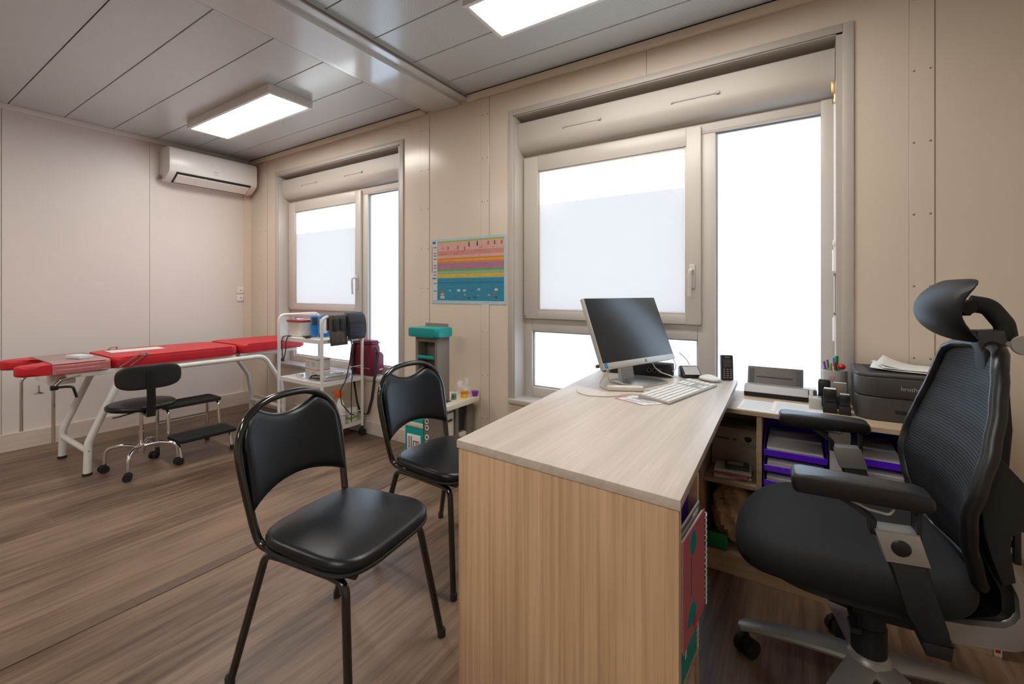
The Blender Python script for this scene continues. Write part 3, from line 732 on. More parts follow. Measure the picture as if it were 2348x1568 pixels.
# crumpled jute bag
bb = nb(); 
rr = bmesh.ops.create_uvsphere(bb, u_segments=40, v_segments=26, radius=1)
for v in rr['verts']:
    p = v.co.copy(); a = math.atan2(p.y, p.x)
    k = 1+.10*math.sin(9*p.x+6*p.z)+.07*math.sin(14*p.z+5*p.x+1)+.05*math.sin(23*(p.x-p.z))
    v.co = Vector((-.222+p.x*.088*min(k, 1.03), 2.13+p.y*.11*k, .216+max(-1, p.z*1.02)*.126*min(k, 1.02)))
    if v.co.z < .0866: v.co.z = .0866
o = obj('jute_bag', bb, 'burlap'); origin(o, (-.222, 2.13, .0866)); tag(o, 'crumpled brown jute cloth bag stuffed in the lower left shelf bay', 'bag')
bb = nb(); box(bb, -.318, -.235, 2.003, 2.02, .0866, .15, bev=.006); o = obj('green_packet', bb, 'green'); origin(o, (-.277, 2.012, .0866)); tag(o, 'dark green packet on the bottom shelf in front of the jute bag', 'packet')
# paper ream on the bottom shelf
bb = nb(); box(bb, -.105, .10, 2.01, 2.30, .0862, .128, bev=.001); o = obj('paper_stack', bb, 'paperx'); origin(o, (0, 2.15, .0862)); tag(o, 'stack of white paper on the bottom shelf below the seat', 'paper stack')

# purple letter trays
def tray(x0, x1, y0, y1, z0, label, group, hr=.058):
    t = thing('letter_tray', label, 'letter tray', ((x0+x1)/2, (y0+y1)/2, z0), 0, group)
    w = .003; h = .058
    def p(nm, pts, axis, a0, a1, m_='purple'): bb = nb(); prism(bb, pts, axis, a0, a1); obj(nm, bb, m_, t, False, True)
    bb = nb(); box(bb, x0, x1, y0, y1, z0, z0+w); obj('base', bb, 'purple', t, False, True)
    sp = [(y0, z0+w), (y1, z0+w), (y1, z0+hr), (y1-.10, z0+hr), (y0+.07, z0+h), (y0+.02, z0+.035), (y0, z0+.03)]
    bb = nb(); box(bb, x0+w, x1-w, y0-.001, y0+w, z0-.004, z0+.020, bev=.001); obj('front_lip', bb, 'purple', t, False, True)
    p('side_wall', sp, 'x', x0, x0+w); p('side_wall', sp, 'x', x1-w, x1)
    bb = nb(); box(bb, x0+w, x1-w, y1-w, y1, z0+w, z0+hr); obj('rear_wall', bb, 'purple', t, False, True)
    return t
def pile(x0, x1, y0, y1, z0, z1, label, m_='paperx'):
    bb = nb(); nseg = max(2, int((z1-z0)/.006)); 
    for i in range(nseg):
        d = random.uniform(-.003, .003); e = random.uniform(-.003, .003)
        box(bb, x0+d+.004, x1+d-.004, y0+e, y1+e-.004, z0+(z1-z0)*i/nseg+.0003, z0+(z1-z0)*(i+1)/nseg, mi=0 if i < nseg-1 else 1)
    o = obj('paper_stack', bb, [m_, 'paper'], None, False); origin(o, ((x0+x1)/2, (y0+y1)/2, z0)); tag(o, label, 'paper stack', None); return o
names = ['lowest', 'second lowest', 'middle', 'second highest', 'topmost']
for i in range(5):
    z0 = .276+.060*i
    tray(-.106, .100, 1.998, 2.33, z0, 'purple letter tray, %s of the left stack beside the divider' % names[i], 'purple trays of the left stack', .058 if i < 4 else .135)
    hh = (.022, .03, .018, .020, .012)[i]
    pile(-.098, .092, 2.004, 2.30, z0+.0035, z0+.016+hh, 'paper pile in the %s tray of the left purple stack' % names[i])
bb = nb(); box(bb, -.106, .100, 1.998, 2.33, .0862+.043, .270, bev=.002); o = obj('letter_tray', bb, 'purple'); origin(o, (0, 2.15, .1292)); tag(o, 'purple tray block carrying the left letter tray stack above the paper', 'letter tray')
for i in range(5):
    z0 = .300+.060*i
    tray(.176, .325, 1.998, 2.33, z0, 'purple letter tray, %s of the right stack behind the office chair' % names[i], 'purple trays of the right stack', .058 if i < 4 else .11)
    pile(.183, .318, 2.004, 2.30, z0+.0035, z0+.012+(.02, .024, .026, .022, .012)[i], 'paper pile in the %s tray of the right purple stack' % names[i])
bb = nb(); box(bb, .176, .325, 1.998, 2.33, .0862, .294, bev=.002); o = obj('carton', bb, 'card'); origin(o, (.25, 2.15, .0862)); tag(o, 'cardboard box carrying the right letter tray stack', 'carton')
t = thing('magazine_file', 'light grey magazine file between the two purple tray stacks', 'magazine file', (.137, 2.15, .0862))
bb = nb(); box(bb, .106, .168, 1.998, 2.30, .0862, .64, bev=.002); obj('shell', bb, 'lgrey', t, world=True)
bb = nb(); lathe(bb, [(.015, 0), (.015, .001), (0, .001)], (.137, 1.9978, .40), 16, rx(PI/2)); obj('finger_hole', bb, 'dark', t, world=True)
# ================================================================== OFFICE CHAIR
t = thing('office_chair', 'black mesh swivel office chair with headrest and grey five-star base', 'chair', (.168, 1.54, 0), math.radians(184))
OC = t
# base: five tapering arms, each with a castor
for k in range(5):
    a = math.radians(171+72*k-184); ca_, sa_ = math.cos(a), math.sin(a)
    def pt(r, z): return (ca_*r, sa_*r, z)
    b = nb(); N_ = 12; secs = []
    for i in range(N_+1):
        u = i/N_; r = .02+.295*u; z = .150-.062*u**1.5; w = .038-.011*u; h = .030-.008*u
        ring = []
        for q in range(12):
            an = 2*PI*q/12; cy, cz = math.cos(an), math.sin(an)
            yy = math.copysign(abs(cy)**.7, cy)*w; zz = math.copysign(abs(cz)**.8, cz)*h*.5
            ring.append(b.verts.new((ca_*r-sa_*yy, sa_*r+ca_*yy, z+zz)))
        secs.append(ring)
    for A_, B_ in zip(secs, secs[1:]):
        for q in range(12): b.faces.new((A_[q], A_[(q+1) % 12], B_[(q+1) % 12], B_[q]))
    b.faces.new(secs[0][::-1]); e = bmesh.ops.extrude_face_region(b, geom=[b.faces.new(secs[-1])])
    vs = [v for v in e['geom'] if isinstance(v, bmesh.types.BMVert)]
    cc = sum((v.co for v in vs), Vector())/len(vs)
    for v in vs: v.co = cc+(v.co-cc)*.6+Vector((ca_*.010, sa_*.010, 0))
    arm = obj('base_arm', b, 'sbase', t)
    ct = (ca_*.302, sa_*.302); sw = a+1.1+k
    b = nb()
    for sd in (-1, 1):
        tube(b, [(ct[0]-math.sin(sw)*sd*.007, ct[1]+math.cos(sw)*sd*.007, .029), (ct[0]-math.sin(sw)*sd*.026, ct[1]+math.cos(sw)*sd*.026, .029)], .029, 20)
    tube(b, [(ct[0]-math.sin(sw)*.020, ct[1]+math.cos(sw)*.020, .032), (ct[0]+math.sin(sw)*.020, ct[1]-math.cos(sw)*.020, .032)], .02, 12)
    tube(b, [(ct[0], ct[1], .03), (ct[0], ct[1], .080)], .008, 8)
    obj('castor', b, 'blackm', arm)
b = nb(); lathe(b, [(.052, .132), (.056, .15), (.050, .168), (.040, .176), (.0, .176)], (0, 0, 0), 28); obj('hub', b, 'sbase', t)
b = nb(); lathe(b, [(.0, .125), (.033, .125), (.040, .177), (.040, .25), (.037, .252), (.037, .335), (.0, .335)], (0, 0, 0), 28); obj('column_cover', b, 'blackm', t)
# mechanism under the seat
b = nb(); prism(b, [(-.12, .345), (-.14, .395), (-.10, .425), (.13, .425), (.17, .405), (.15, .372), (.10, .335), (.0, .318), (-.08, .320)], 'y', -.105, .105, bev=.012); obj('tilt_mechanism', b, 'blackm', t)
b = nb(); tube(b, [(.06, .09, .385), (.07, .19, .380), (.07, .23, .378)], .006, 8); tube(b, [(.07, .22, .379), (.07, .26, .377)], .011, 10, flat=.6); obj('height_lever', b, 'black', t)
# seat
ol = []
for k in range(64):
    a = 2*PI*k/64; c_, s_ = math.cos(a), math.sin(a); n_ = 2.7 if c_ > 0 else 3.6
    x = math.copysign(abs(c_)**(2/n_), c_)*.252; y = math.copysign(abs(s_)**(2/n_), s_)*.262; ol.append((x+.072, y))
b = nb(); cushion(b, ol, .430, .518, .042, .010, f=lambda x, y, z: (x, y, z-.050*max(0, (x-.14)/.18)**2-.0*x), steps=7); seat = obj('seat', b, 'fabric', t)
b = nb(); prism(b, [(p[0]*.82+.01, p[1]*.86) for p in ol], 'z', .412, .436, bev=.006); obj('seat_pan', b, 'blackm', t)
# armrests: padded top, bracket with an opening, silver band, black lower post
def arm(s):
    ya, yb = (.262, .312) if s > 0 else (-.312, -.262)
    po = smooth_poly([(.195, .712), (.197, .722), (.185, .735), (.10, .738), (.03, .737), (-.03, .728), (-.052, .712), (-.050, .698), (-.02, .700), (.03, .704), (.10, .700), (.17, .694), (.190, .698)], 3)
    b = nb(); cushion(b, rrect(-.054, .198, min(ya, yb)-.013, max(ya, yb)+.014, .014, 5), -.023, .018, .009, .001, f=lambda x, y, z: (x, y, .7195+z*(1-.25*max(0, -x+.02)/.07)-.5*max(0, .035-x)**2-.6*max(0, x-.13)**2), steps=6); ar = obj('arm_pad', b, 'black', t)
    b = nb()
    prism(b, [(.125, .7005), (.095, .7005), (.040, .655), (.046, .636), (-.026, .640), (-.024, .697), (-.028, .7005), (-.034, .7005), (-.034, .628), (-.026, .628), (.052, .626), (.052, .658)], 'y', ya+.006, yb-.006, bev=.002)
    obj('arm_bracket', b, 'blackm', t)
    b = nb(); tube(b, [(.100, (ya+yb)/2+s*.020, .6985), (.055, (ya+yb)/2+s*.020, .680), (.020, (ya+yb)/2+s*.020, .676), (.012, (ya+yb)/2+s*.020, .690)], .0032, 8, fr=.01); obj('bracket_trim', b, 'silver', t)
    b = nb(); prism(b, [(.046, .640), (-.029, .645), (-.047, .582), (.026, .576)], 'y', ya, yb, bev=.004); pl = obj('height_band', b, 'silver', t)
    yo = yb if s > 0 else ya
    b = nb(); lathe(b, [(.0, -.002), (.017, -.002), (.017, .0015), (.014, .0035), (0, .003)], (.002, yo, .612), 24, rx(-PI/2*s)); obj('height_button', b, 'black', pl)
    b = nb(); prism(b, [(.022, .5755), (-.043, .581), (-.062, .50), (-.070, .455), (-.086, .428), (-.034, .425), (-.012, .470)], 'y', ya+.004, yb-.004, bev=.005); obj('arm_post', b, 'blackm', t)
    b = nb(); prism(b, [(-.034, .425), (-.083, .428), (-.080, .398), (-.040, .396)], 'y', *( (.10, yb-.006) if s > 0 else (ya+.006, -.10)), bev=.004); obj('arm_foot', b, 'blackm', t)
arm(1); arm(-1)
# mesh back: x(z) gives the lumbar curve, w(z) the half width
def lerp(tab, z):
    for (a, va), (c, vc) in zip(tab, tab[1:]):
        if z <= c:
            u = max(0, min(1, (z-a)/(c-a))); u = u*u*(3-2*u)*.35+u*.65; return va+(vc-va)*u
    return tab[-1][1]
XT = [(.48, -.172), (.55, -.150), (.61, -.132), (.68, -.126), (.75, -.142), (.82, -.163), (.90, -.183), (.97, -.196), (1.03, -.206)]
WT = [(.48, .150), (.52, .178), (.58, .205), (.66, .232), (.73, .243), (.80, .234), (.87, .210), (.94, .182), (1.0, .155), (1.03, .140)]
def bp_(y, z, off=0):
    w = lerp(WT, z); return (lerp(XT, z)-.030*(1-min(1, abs(y)/w)**2)-off, y, z)
ring = []
zb_, zt_ = .492, 1.008
for k in range(26): z = zb_+.03+(zt_-zb_-.06)*k/25; ring.append((lerp(WT, z), z))
ringR = ring; top = []
for k in range(1, 8):
    a = k/8*PI; 
topz = []
w1, z1_ = ring[-1]; w0, z0_ = ring[0]
outline = list(ringR)+[(w1-.012, z1_+.020), (w1-.040, z1_+.034), (w1*.45, z1_+.041), (0, z1_+.043)]
outline += [(-p[0], p[1]) for p in outline[:-1][::-1]]
outline += [(-(w0-.012), z0_-.020), (-(w0-.040), z0_-.034), (-w0*.4, z0_-.040), (0, z0_-.042), (w0*.4, z0_-.040), (w0-.040, z0_-.034), (w0-.012, z0_-.020)]
b = nb(); tube(b, [bp_(y, z, .0) for y, z in outline], .0150, 10, closed=True, flat=.9); obj('back_frame', b, 'black', t)
b = nb(); rows = 40; cols = 16; g = {}
for j in range(rows+1):
    z = zb_+.0+(zt_+.010-zb_)*j/rows
    if z < z0_: wz = w0*math.sqrt(max(.02, 1-((z0_-z)/.044)**2))
    elif z > z1_: wz = w1*math.sqrt(max(.02, 1-((z-z1_)/.046)**2))
    else: wz = lerp(WT, z)
    for i in range(cols+1):
        y = wz*(-1+2*i/cols)*.985; g[i, j] = b.verts.new(bp_(y, z, -.004))
for j in range(rows):
    for i in range(cols): b.faces.new((g[i, j], g[i+1, j], g[i+1, j+1], g[i, j+1]))
mo = obj('mesh_back', b, 'mesh', t); sd = mo.modifiers.new('thick', 'SOLIDIFY'); sd.thickness = .003; sd.offset = 0
# rear spine and lumbar carrier
b = nb(); prism(b, [(-.215, 1.02), (-.236, 1.01), (-.262, .93), (-.268, .82), (-.250, .72), (-.262, .655), (-.245, .63), (-.225, .66), (-.215, .72), (-.222, .82), (-.222, .93)], 'y', -.032, .032, bev=.008); obj('spine', b, 'blackm', t)
b = nb()
for s in (1, -1):
    prism(b, [(-.180, .81), (-.165, .76), (-.158, .70), (-.160, .64), (-.178, .575), (-.193, .52), (-.215, .535), (-.205, .60), (-.200, .635), (-.222, .655), (-.244, .632), (-.262, .655), (-.262, .70), (-.225, .75)], 'y', *((.145, .190) if s > 0 else (-.190, -.145)), bev=.006)
prism(b, [(-.245, .632), (-.262, .655), (-.262, .70), (-.235, .70), (-.228, .66)], 'y', -.146, .146, bev=.006)
obj('lumbar_carrier', b, 'blackm', t)
b = nb()
for zz in (.628, .596, .566): box(b, -.232, -.222, -.07, .155, zz-.005, zz+.005, bev=.003)
for yy in (-.066, .152): box(b, -.234, -.222, yy-.006, yy+.006, .56, .64, bev=.003)
obj('height_rack', b, 'black', t)
b = nb(); lathe(b, [(.0, 0), (.024, 0), (.024, .008), (0, .008)], (-.268, .10, .668), 20, ry(-PI/2)); obj('knob_collar', b, 'lgrey', t)
b = nb(); lathe(b, [(.0, .008), (.026, .008), (.028, .014), (.026, .030), (0, .032)], (-.268, .10, .668), 20, ry(-PI/2)); obj('tension_knob', b, 'black', t)
# bent alloy carrier from the mechanism up to the back
def hook(y0_, y1_):
    outer = fillet([(-.10, 0, .345), (-.150, 0, .352), (-.262, 0, .372), (-.262, 0, .470), (-.190, 0, .622)], [0, .03, .055, .06, 0], 8)
    inner = fillet([(-.178, 0, .612), (-.232, 0, .487), (-.236, 0, .418), (-.150, 0, .398), (-.10, 0, .392)], [0, .05, .045, .03, 0], 8)
    b = nb(); prism(b, [(p.x, p.z) for p in outer+inner], 'y', y0_, y1_, bev=.003); return obj('alloy_bracket', b, 'silver', t)
hook(.128, .150); hook(-.150, -.128)
b = nb(); web = fillet([(-.130, 0, .372), (-.236, 0, .400), (-.240, 0, .475), (-.180, 0, .600), (-.165, 0, .590), (-.212, 0, .480), (-.214, 0, .425), (-.130, 0, .392)], [0, .04, .05, 0, 0, .04, .03, 0], 6)
prism(b, [(p.x, p.z) for p in web], 'y', -.127, .127); obj('bracket_web', b, 'black', t)
# headrest
b = nb(); nh, nw = 16, 20; G = {}
def hp(i, j, s_):
    u = -1+2*i/nw; v = -1+2*j/nh; y = .132*math.sin(u*PI/2)/1.0; zz = .076*math.sin(v*PI/2)
    e = (abs(math.sin(u*PI/2))**6+abs(math.sin(v*PI/2))**6)**(1/6)
    k = 1/max(1, e); y *= k; zz *= k
    x = -.122-.050*(zz/.076)**2-.020*(y/.132)**2
    th = .019*math.sqrt(max(0, 1-min(1, e)**4))
    return (x+s_*th, y, 1.108+zz-.05*(x+.15))
for s_ in (1, -1):
    for i in range(nw+1):
        for j in range(nh+1):
            bd = i in (0, nw) or j in (0, nh)
            if s_ == -1 and bd: G[s_, i, j] = G[1, i, j]; continue
            G[s_, i, j] = b.verts.new(hp(i, j, 0 if bd else s_))
for s_ in (1, -1):
    for i in range(nw):
        for j in range(nh):
            q = [G[s_, i, j], G[s_, i+1, j], G[s_, i+1, j+1], G[s_, i, j+1]]; b.faces.new(q)
obj('headrest', b, 'headvinyl', t)
b = nb(); tube(b, [(-.150, 0, 1.112), (-.20, 0, 1.114)], .020, 12); tube(b, [(-.19, -.03, 1.115), (-.19, .03, 1.115)], .016, 12)
tube(b, [(-.200, 0, 1.125), (-.235, 0, 1.118), (-.262, 0, 1.075), (-.268, 0, 1.03)], .016, 12, fr=.03, flat=1.3); obj('headrest_arm', b, 'blackm', t)
b = nb(); prism(b, [(-.205, 1.058), (-.255, 1.062), (-.262, 1.03), (-.250, .998), (-.222, .985), (-.210, 1.02)], 'y', -.026, .026, bev=.006); obj('headrest_clamp', b, 'dgrey', t)
b = nb(); tube(b, [(-.256, 0, 1.030), (-.262, .03, 1.028)], .007, 8); lathe(b, [(0, 0), (.022, 0), (.0235, .003), (.022, .007), (0, .008)], (-.283, .030, 1.028), 22, rx(-PI/2)); obj('clamp_knob', b, 'lgrey', t)
# ================================================================== EXAMINATION COUCH
t = thing('examination_couch', 'long red padded examination couch on white tube legs along the end wall', 'couch', (-4.02, 1.5, 0))
XC0, XC1 = -4.295, -3.738
def padp(nm, pts, z0, z1, par=t, n=3, bev=.026, lab=None, m_='red'):
    bb = nb(); A = [bb.verts.new((p[0], p[1], z0)) for p in pts]; B_ = [bb.verts.new((p[0], p[1], z1)) for p in pts]; k = len(pts)
    f1 = bb.faces.new(A); f2 = bb.faces.new(B_[::-1])
    for i in range(k): bb.faces.new((A[i], B_[i], B_[(i+1) % k], A[(i+1) % k]))
    bmesh.ops.bevel(bb, geom=list(set(list(f1.edges)+list(f2.edges))), offset=bev, segments=4, affect='EDGES', profile=.6, clamp_overlap=True)
    return obj(nm, bb, m_, par, world=True, label=lab)
o1 = smooth_poly([(XC1, .98), (XC1, .85), (XC1, .70), (-3.748, .625), (-3.80, .588), (-3.862, .612), (-3.892, .68), (-3.905, .735), (-3.96, .762), (-4.02, .766), (-4.08, .762), (-4.13, .735), (-4.143, .68), (-4.172, .612), (-4.235, .588), (-4.287, .625), (XC0, .70), (XC0, .85), (XC0, .98), (-4.27, 1.008), (-4.0, 1.012), (-3.765, 1.008)], 2)
padp('leg_section_cushion', o1, .655, .716)
padp('seat_cushion', rrect(XC0, XC1, 1.020, 1.790, .055), .650, .722)
padp('head_cushion', rrect(XC0+.01, XC1-.01, 1.800, 2.372, .06), .656, .728, lab='red head cushion at the window end')
b = nb()
for x in (XC0+.04, XC1-.04): box(b, x-.018, x+.018, .80, 1.775, .618, .650, bev=.004)
for y in (.82, 1.05, 1.75): box(b, XC0+.05, XC1-.05, y-.016, y+.016, .622, .648, bev=.004)
box(b, XC0+.10, XC1-.10, .745, .86, .575, .648, bev=.006)
obj('support_frame', b, 'wpaint', t, world=True)
b = nb(); 
for x in (XC0+.06, XC1-.06): box(b, x-.014, x+.014, 1.82, 2.30, .628, .652, bev=.004)
box(b, XC0+.06, XC1-.06, 2.10, 2.13, .630, .650, bev=.004); box(b, XC0+.16, XC1-.16, 1.9, 2.25, .600, .628, bev=.004)
obj('head_support', b, 'wpaint', t, world=True)
for x in (XC1+.008-.012, XC0+.012):
    b = nb(); tube(b, [(x, .890, .014), (x, .895, .20), (x, 1.060, .610)], .021, 14, fr=.09, fn=8); obj('leg', b, 'wpaint', t, world=True)
    b = nb(); tube(b, [(x, 1.05, .616), (x, 1.985, .616), (x, 2.125, .385), (x, 2.155, .20), (x, 2.155, .014)], [.017]*60 if 0 else .018, 14, fr=.10, fn=8); obj('leg', b, 'wpaint', t, world=True, label='long side tube bending down into the far leg')
    for y in (.890, 2.155): b = nb(); lathe(b, [(.024, 0), (.024, .016)], (x, y, 0), 14); obj('foot_cap', b, 'rubber', t, world=True)
for y, z in ((.893, .150), (2.155, .150)):
    b = nb(); tube(b, [(XC0+.012, y, z), (XC1-.004, y, z)], .017, 12); obj('crossbar', b, 'wpaint', t, world=True)
b = nb(); lathe(b, [(.0, 0), (.004, 0), (.004, .0015)], (XC1+.017, .892, .155), 8, ry(PI/2)); obj('bolt', b, 'grey', t, world=True)
# chrome leg-rest rods with clamp lever
for x, y in ((XC1-.03, .745), (XC0+.06, .690)):
    b = nb(); tube(b, [(x, y, .245), (x, y, .575), (x, y+.035, .618), (x, y+.12, .632)], .0095, 12, fr=.03, fn=6); rd = obj('leg_rest_rod', b, 'chrome', t, world=True)
b = nb(); x, y = XC1-.03, .745
tube(b, [(x+.0, y, .572), (x+.01, y+.05, .572), (x+.02, y+.082, .568), (x+.025, y+.098, .500)], .0095, 10, fr=.02, flat=.8); box(b, x-.015, x+.015, y-.014, y+.020, .558, .586, bev=.004); obj('clamp_lever', b, 'black', t, world=True)
b = nb(); lathe(b, [(.0, 0), (.022, 0), (.022, .004), (.012, .006), (.004, .012), (.004, .05)], (XC1-.06, .69, .545), 16); obj('knob', b, 'steel', t, world=True)
for x in (XC1+.008, XC0-.008):
    b = nb(); tube(b, [(x, 1.045, .655), (x, 1.155, .735), (x, 1.205, .738), (x, 1.10, .660)], .0045, 8, fr=.006); obj('side_loop', b, 'chrome', t, world=True)
# clear vinyl protector
prof = fillet([(XC0-.006, 0, .66), (XC0-.004, 0, .7215), (XC1+.004, 0, .7215), (XC1+.006, 0, .655)], [0, .028, .028, 0], 6)
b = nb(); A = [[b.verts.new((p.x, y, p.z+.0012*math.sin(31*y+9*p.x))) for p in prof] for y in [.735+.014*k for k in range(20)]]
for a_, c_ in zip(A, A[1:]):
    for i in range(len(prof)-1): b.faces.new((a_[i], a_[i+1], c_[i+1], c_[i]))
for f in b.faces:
    f.normal_update(); f.material_index = 1 if abs(f.normal.z) > .8 else 0  # upward faces take the painted reflection
o = obj('vinyl_cover', b, ['sheet', 'sheetglare']); sd = o.modifiers.new('thick', 'SOLIDIFY'); sd.thickness = .0012
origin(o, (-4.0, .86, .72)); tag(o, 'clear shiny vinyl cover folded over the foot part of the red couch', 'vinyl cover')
t = thing('note_pad', 'small white note pad lying on the vinyl-covered foot part of the couch', 'note pad', (-3.93, .90, .723))
b = nb(); box(b, -4.00, -3.86, .86, .935, .7235, .740, rot=rz(.25)); obj('pages', b, 'paper', t, False, True)
b = nb(); box(b, -3.995, -3.865, .865, .93, .7403, .7408, rot=rz(.25)); obj('top_sheet', b, 'paper', t, False, True)
b = nb(); box(b, -4.20, -4.03, 1.09, 1.40, .7225, .7245, rot=rz(-.04)); o = obj('paper_sheet', b, 'paper'); origin(o, (-4.11, 1.25, .7225)); tag(o, 'white paper sheet lying on the middle red cushion of the couch', 'paper')

# ================================================================== SWIVEL STOOL
sc_ = (-3.578, 1.112)
t = thing('swivel_stool', 'round black swivel stool with oval backrest and chrome castor base', 'stool', (*sc_, 0), math.radians(-5))
b = nb(); ol = [(.180*math.cos(2*PI*k/40), .180*math.sin(2*PI*k/40)) for k in range(40)]; cushion(b, ol, .405, .438, .016, .008); obj('seat', b, 'vinyl', t)
b = nb(); ol = []
for k in range(48):
    a = 2*PI*k/48; c_, s_ = math.cos(a), math.sin(a); ol.append((math.copysign(abs(c_)**(2/3.6), c_)*.166, math.copysign(abs(s_)**(2/3.0), s_)*.076))
cushion(b, ol, -.016, .014, .012, .004, f=lambda u, v, w: (.200-w-.9*u*u*.9, u, .625+v)); obj('backrest', b, 'blackm', t)
b = nb(); prism(b, [(.224, .66), (.214, .66), (.214, .45), (.205, .392), (.0, .392), (.0, .380), (.222, .380), (.226, .43)], 'y', -.022, .022, bev=.002); obj('back_bar', b, 'black', t)
b = nb()
for z in (.618, .638): lathe(b, [(.008, 0), (.008, .004), (0, .005)], (.224, 0, z), 10, ry(PI/2))
obj('bolt', b, 'black', t)
b = nb(); lathe(b, [(.014, .10), (.014, .25), (.011, .25), (.011, .39)], (0, 0, 0), 18); obj('gas_column', b, 'chrome', t)
b = nb(); lathe(b, [(.03, .38), (.05, .392), (.05, .404), (.0, .404)], (0, 0, 0), 18); obj('seat_plate', b, 'black', t)
b = nb(); tube(b, [(.03, -.03, .385), (.07, -.12, .378), (.08, -.16, .378)], .005, 8); obj('height_lever', b, 'chrome', t)
b = nb(); lathe(b, [(.020, .118), (.022, .14), (.020, .165), (.0, .17)], (0, 0, 0), 18); obj('hub', b, 'chrome', t)
for k, a in enumerate((-124.5, -31, 148, 59)):
    a = math.radians(a); c_, s_ = math.cos(a), math.sin(a)
    b = nb(); tube(b, [(c_*.012, s_*.012, .150), (c_*.10, s_*.10, .165), (c_*.190, s_*.190, .150), (c_*.195, s_*.195, .055)], .0105, 12, fr=.055, fn=8); lg = obj('base_leg', b, 'chrome', t)
    b = nb(); w = a+.8+k
    for sd in (-1, 1):
        p = Vector((c_*.200, s_*.200, .024)); d = Vector((-math.sin(w), math.cos(w), 0)); tube(b, [p+d*.004*sd, p+d*.022*sd], .024, 16)
    tube(b, [(c_*.195, s_*.195, .03), (c_*.195, s_*.195, .058)], .010, 8); obj('castor', b, 'blackm', lg)

# ================================================================== STEP STOOL
t = thing('step_stool', 'two-step footstool with black ribbed treads and chrome tube frame beside the couch', 'step stool', (-3.68, 1.45, 0))
def tread(x0, x1, y0, y1, z, nm='tread'):
    bb = nb(); prism(bb, rrect(x0, x1, y0, y1, .02), 'z', z-.022, z, bev=.003); tr = obj(nm, bb, 'blackm', t, world=True)
    bb = nb(); k = 0; x = x0+.02
    while x < x1-.015: box(bb, x, x+.006, y0+.015, y1-.015, z, z+.002); x += .014
    obj('ribbed_mat', bb, 'rubber', tr, False, True)
tread(-3.655, -3.435, 1.275, 1.635, .160); tread(-3.885, -3.672, 1.275, 1.635, .352)
for y in (1.295, 1.615):
    b = nb(); tube(b, [(-3.870, y, .012), (-3.870, y, .322), (-3.690, y, .322), (-3.672, y, .128), (-3.52, y, .126), (-3.475, y, .012)], .0105, 12, fr=.035, fn=6); fm = obj('side_frame', b, 'chrome', t, world=True)
    for x in (-3.870, -3.475): b = nb(); lathe(b, [(.015, 0), (.015, .03), (.012, .034)], (x, y, 0), 12); obj('foot_cap', b, 'rubber', fm, world=True)
for x, z in ((-3.87, .20), (-3.60, .126)): b = nb(); tube(b, [(x, 1.295, z), (x, 1.615, z)], .005, 8); obj('crossbar', b, 'steel', t, world=True)

# ================================================================== TROLLEY
t = thing('trolley', 'white three-shelf tube trolley standing under the left window', 'trolley', (-3.24, 2.16, 0))
TX0, TX1, TY0, TY1 = -3.515, -2.945, 1.985, 2.345
for i, z in enumerate((.112, .466, .788)):
    b = nb(); box(b, TX0+.012, TX1-.012, TY0+.004, TY1-.004, z-.008, z, bev=.002)
    for q in ((TX0+.014, TX1-.014, TY0, TY0+.004), (TX0+.014, TX1-.014, TY1-.004, TY1), (TX0+.010, TX0+.014, TY0, TY1), (TX1-.014, TX1-.010, TY0, TY1)): box(b, *q, z-.026, z+.003)
    obj('shelf', b, 'wpaint', t, False, True)
for x in (TX0, TX1):
    b = nb(); tube(b, [(x, TY0, .075), (x, TY0, .965), (x, TY1, .965), (x, TY1, .075)], .0115, 12, fr=.055, fn=8); obj('end_hoop', b, 'wpaint', t, world=True)
    for y in (TY0, TY1):
        b = nb()
        for sd in (-1, 1): tube(b, [(x+sd*.004, y, .026), (x+sd*.018, y, .026)], .026, 16)
        tube(b, [(x, y, .03), (x, y, .078)], .009, 8); obj('castor', b, 'rubber', t, world=True)
for z in (.56, .20): b = nb(); tube(b, [(TX1, TY0, z), (TX1, TY1, z)], .003, 8); obj('guard_rail', b, 'wpaint', t, world=True)
# top shelf
Z = .7915
t = thing('storage_tub', 'cloudy plastic tub with dark red lid on the trolley top shelf', 'storage tub', (-3.42, 2.12, Z))
b = nb(); bx = [(-.085, -.065), (.085, -.065), (.085, .065), (-.085, .065)]
lo = rrect(-.078, .078, -.06, .06, .02); hi = rrect(-.095, .095, -.072, .072, .022)
A = [b.verts.new((p[0], p[1], 0)) for p in lo]; B_ = [b.verts.new((p[0], p[1], .115)) for p in hi]
b.faces.new(A[::-1]); b.faces.new(B_)
for i in range(len(A)): b.faces.new((A[i], A[(i+1) % len(A)], B_[(i+1) % len(A)], B_[i]))
obj('tub', b, 'tub', t)
b = nb(); prism(b, rrect(-.102, .102, -.079, .079, .024), 'z', .1155, .130, bev=.004); obj('lid', b, mat('dark_red_lid', (.30, .02, .02), .35, vary=.05), t)
b = nb(); box(b, -3.305, -3.285, 2.12, 2.30, Z, Z+.155, bev=.002, rot=ry(.08) @ rz(1.0)); box(b, -3.26, -3.243, 2.10, 2.29, Z, Z+.165, bev=.002, rot=rz(1.05), mi=1)
b.free()
for i, (x, a, h, m_, lab) in enumerate(((-3.265, 1.25, .165, 'blue', 'blue printed box leaning nearest the tub on the trolley top'), (-3.17, 1.30, .158, 'blue', 'blue printed box with pale picture standing behind the grey sleeves'))):
    tt = thing('leaflet_box', lab, 'box', (x, 2.19, Z), a)
    b = nb(); box(b, -.075, .075, -.016, .016, .001, h, bev=.002); obj('box', b, m_, tt)
    b = nb(); box(b, -.070, -.010, -.0168, -.0161, .09-.06*i, h-.012); obj('printed_picture', b, 'dgrey' if i == 0 else 'paper', tt, False)
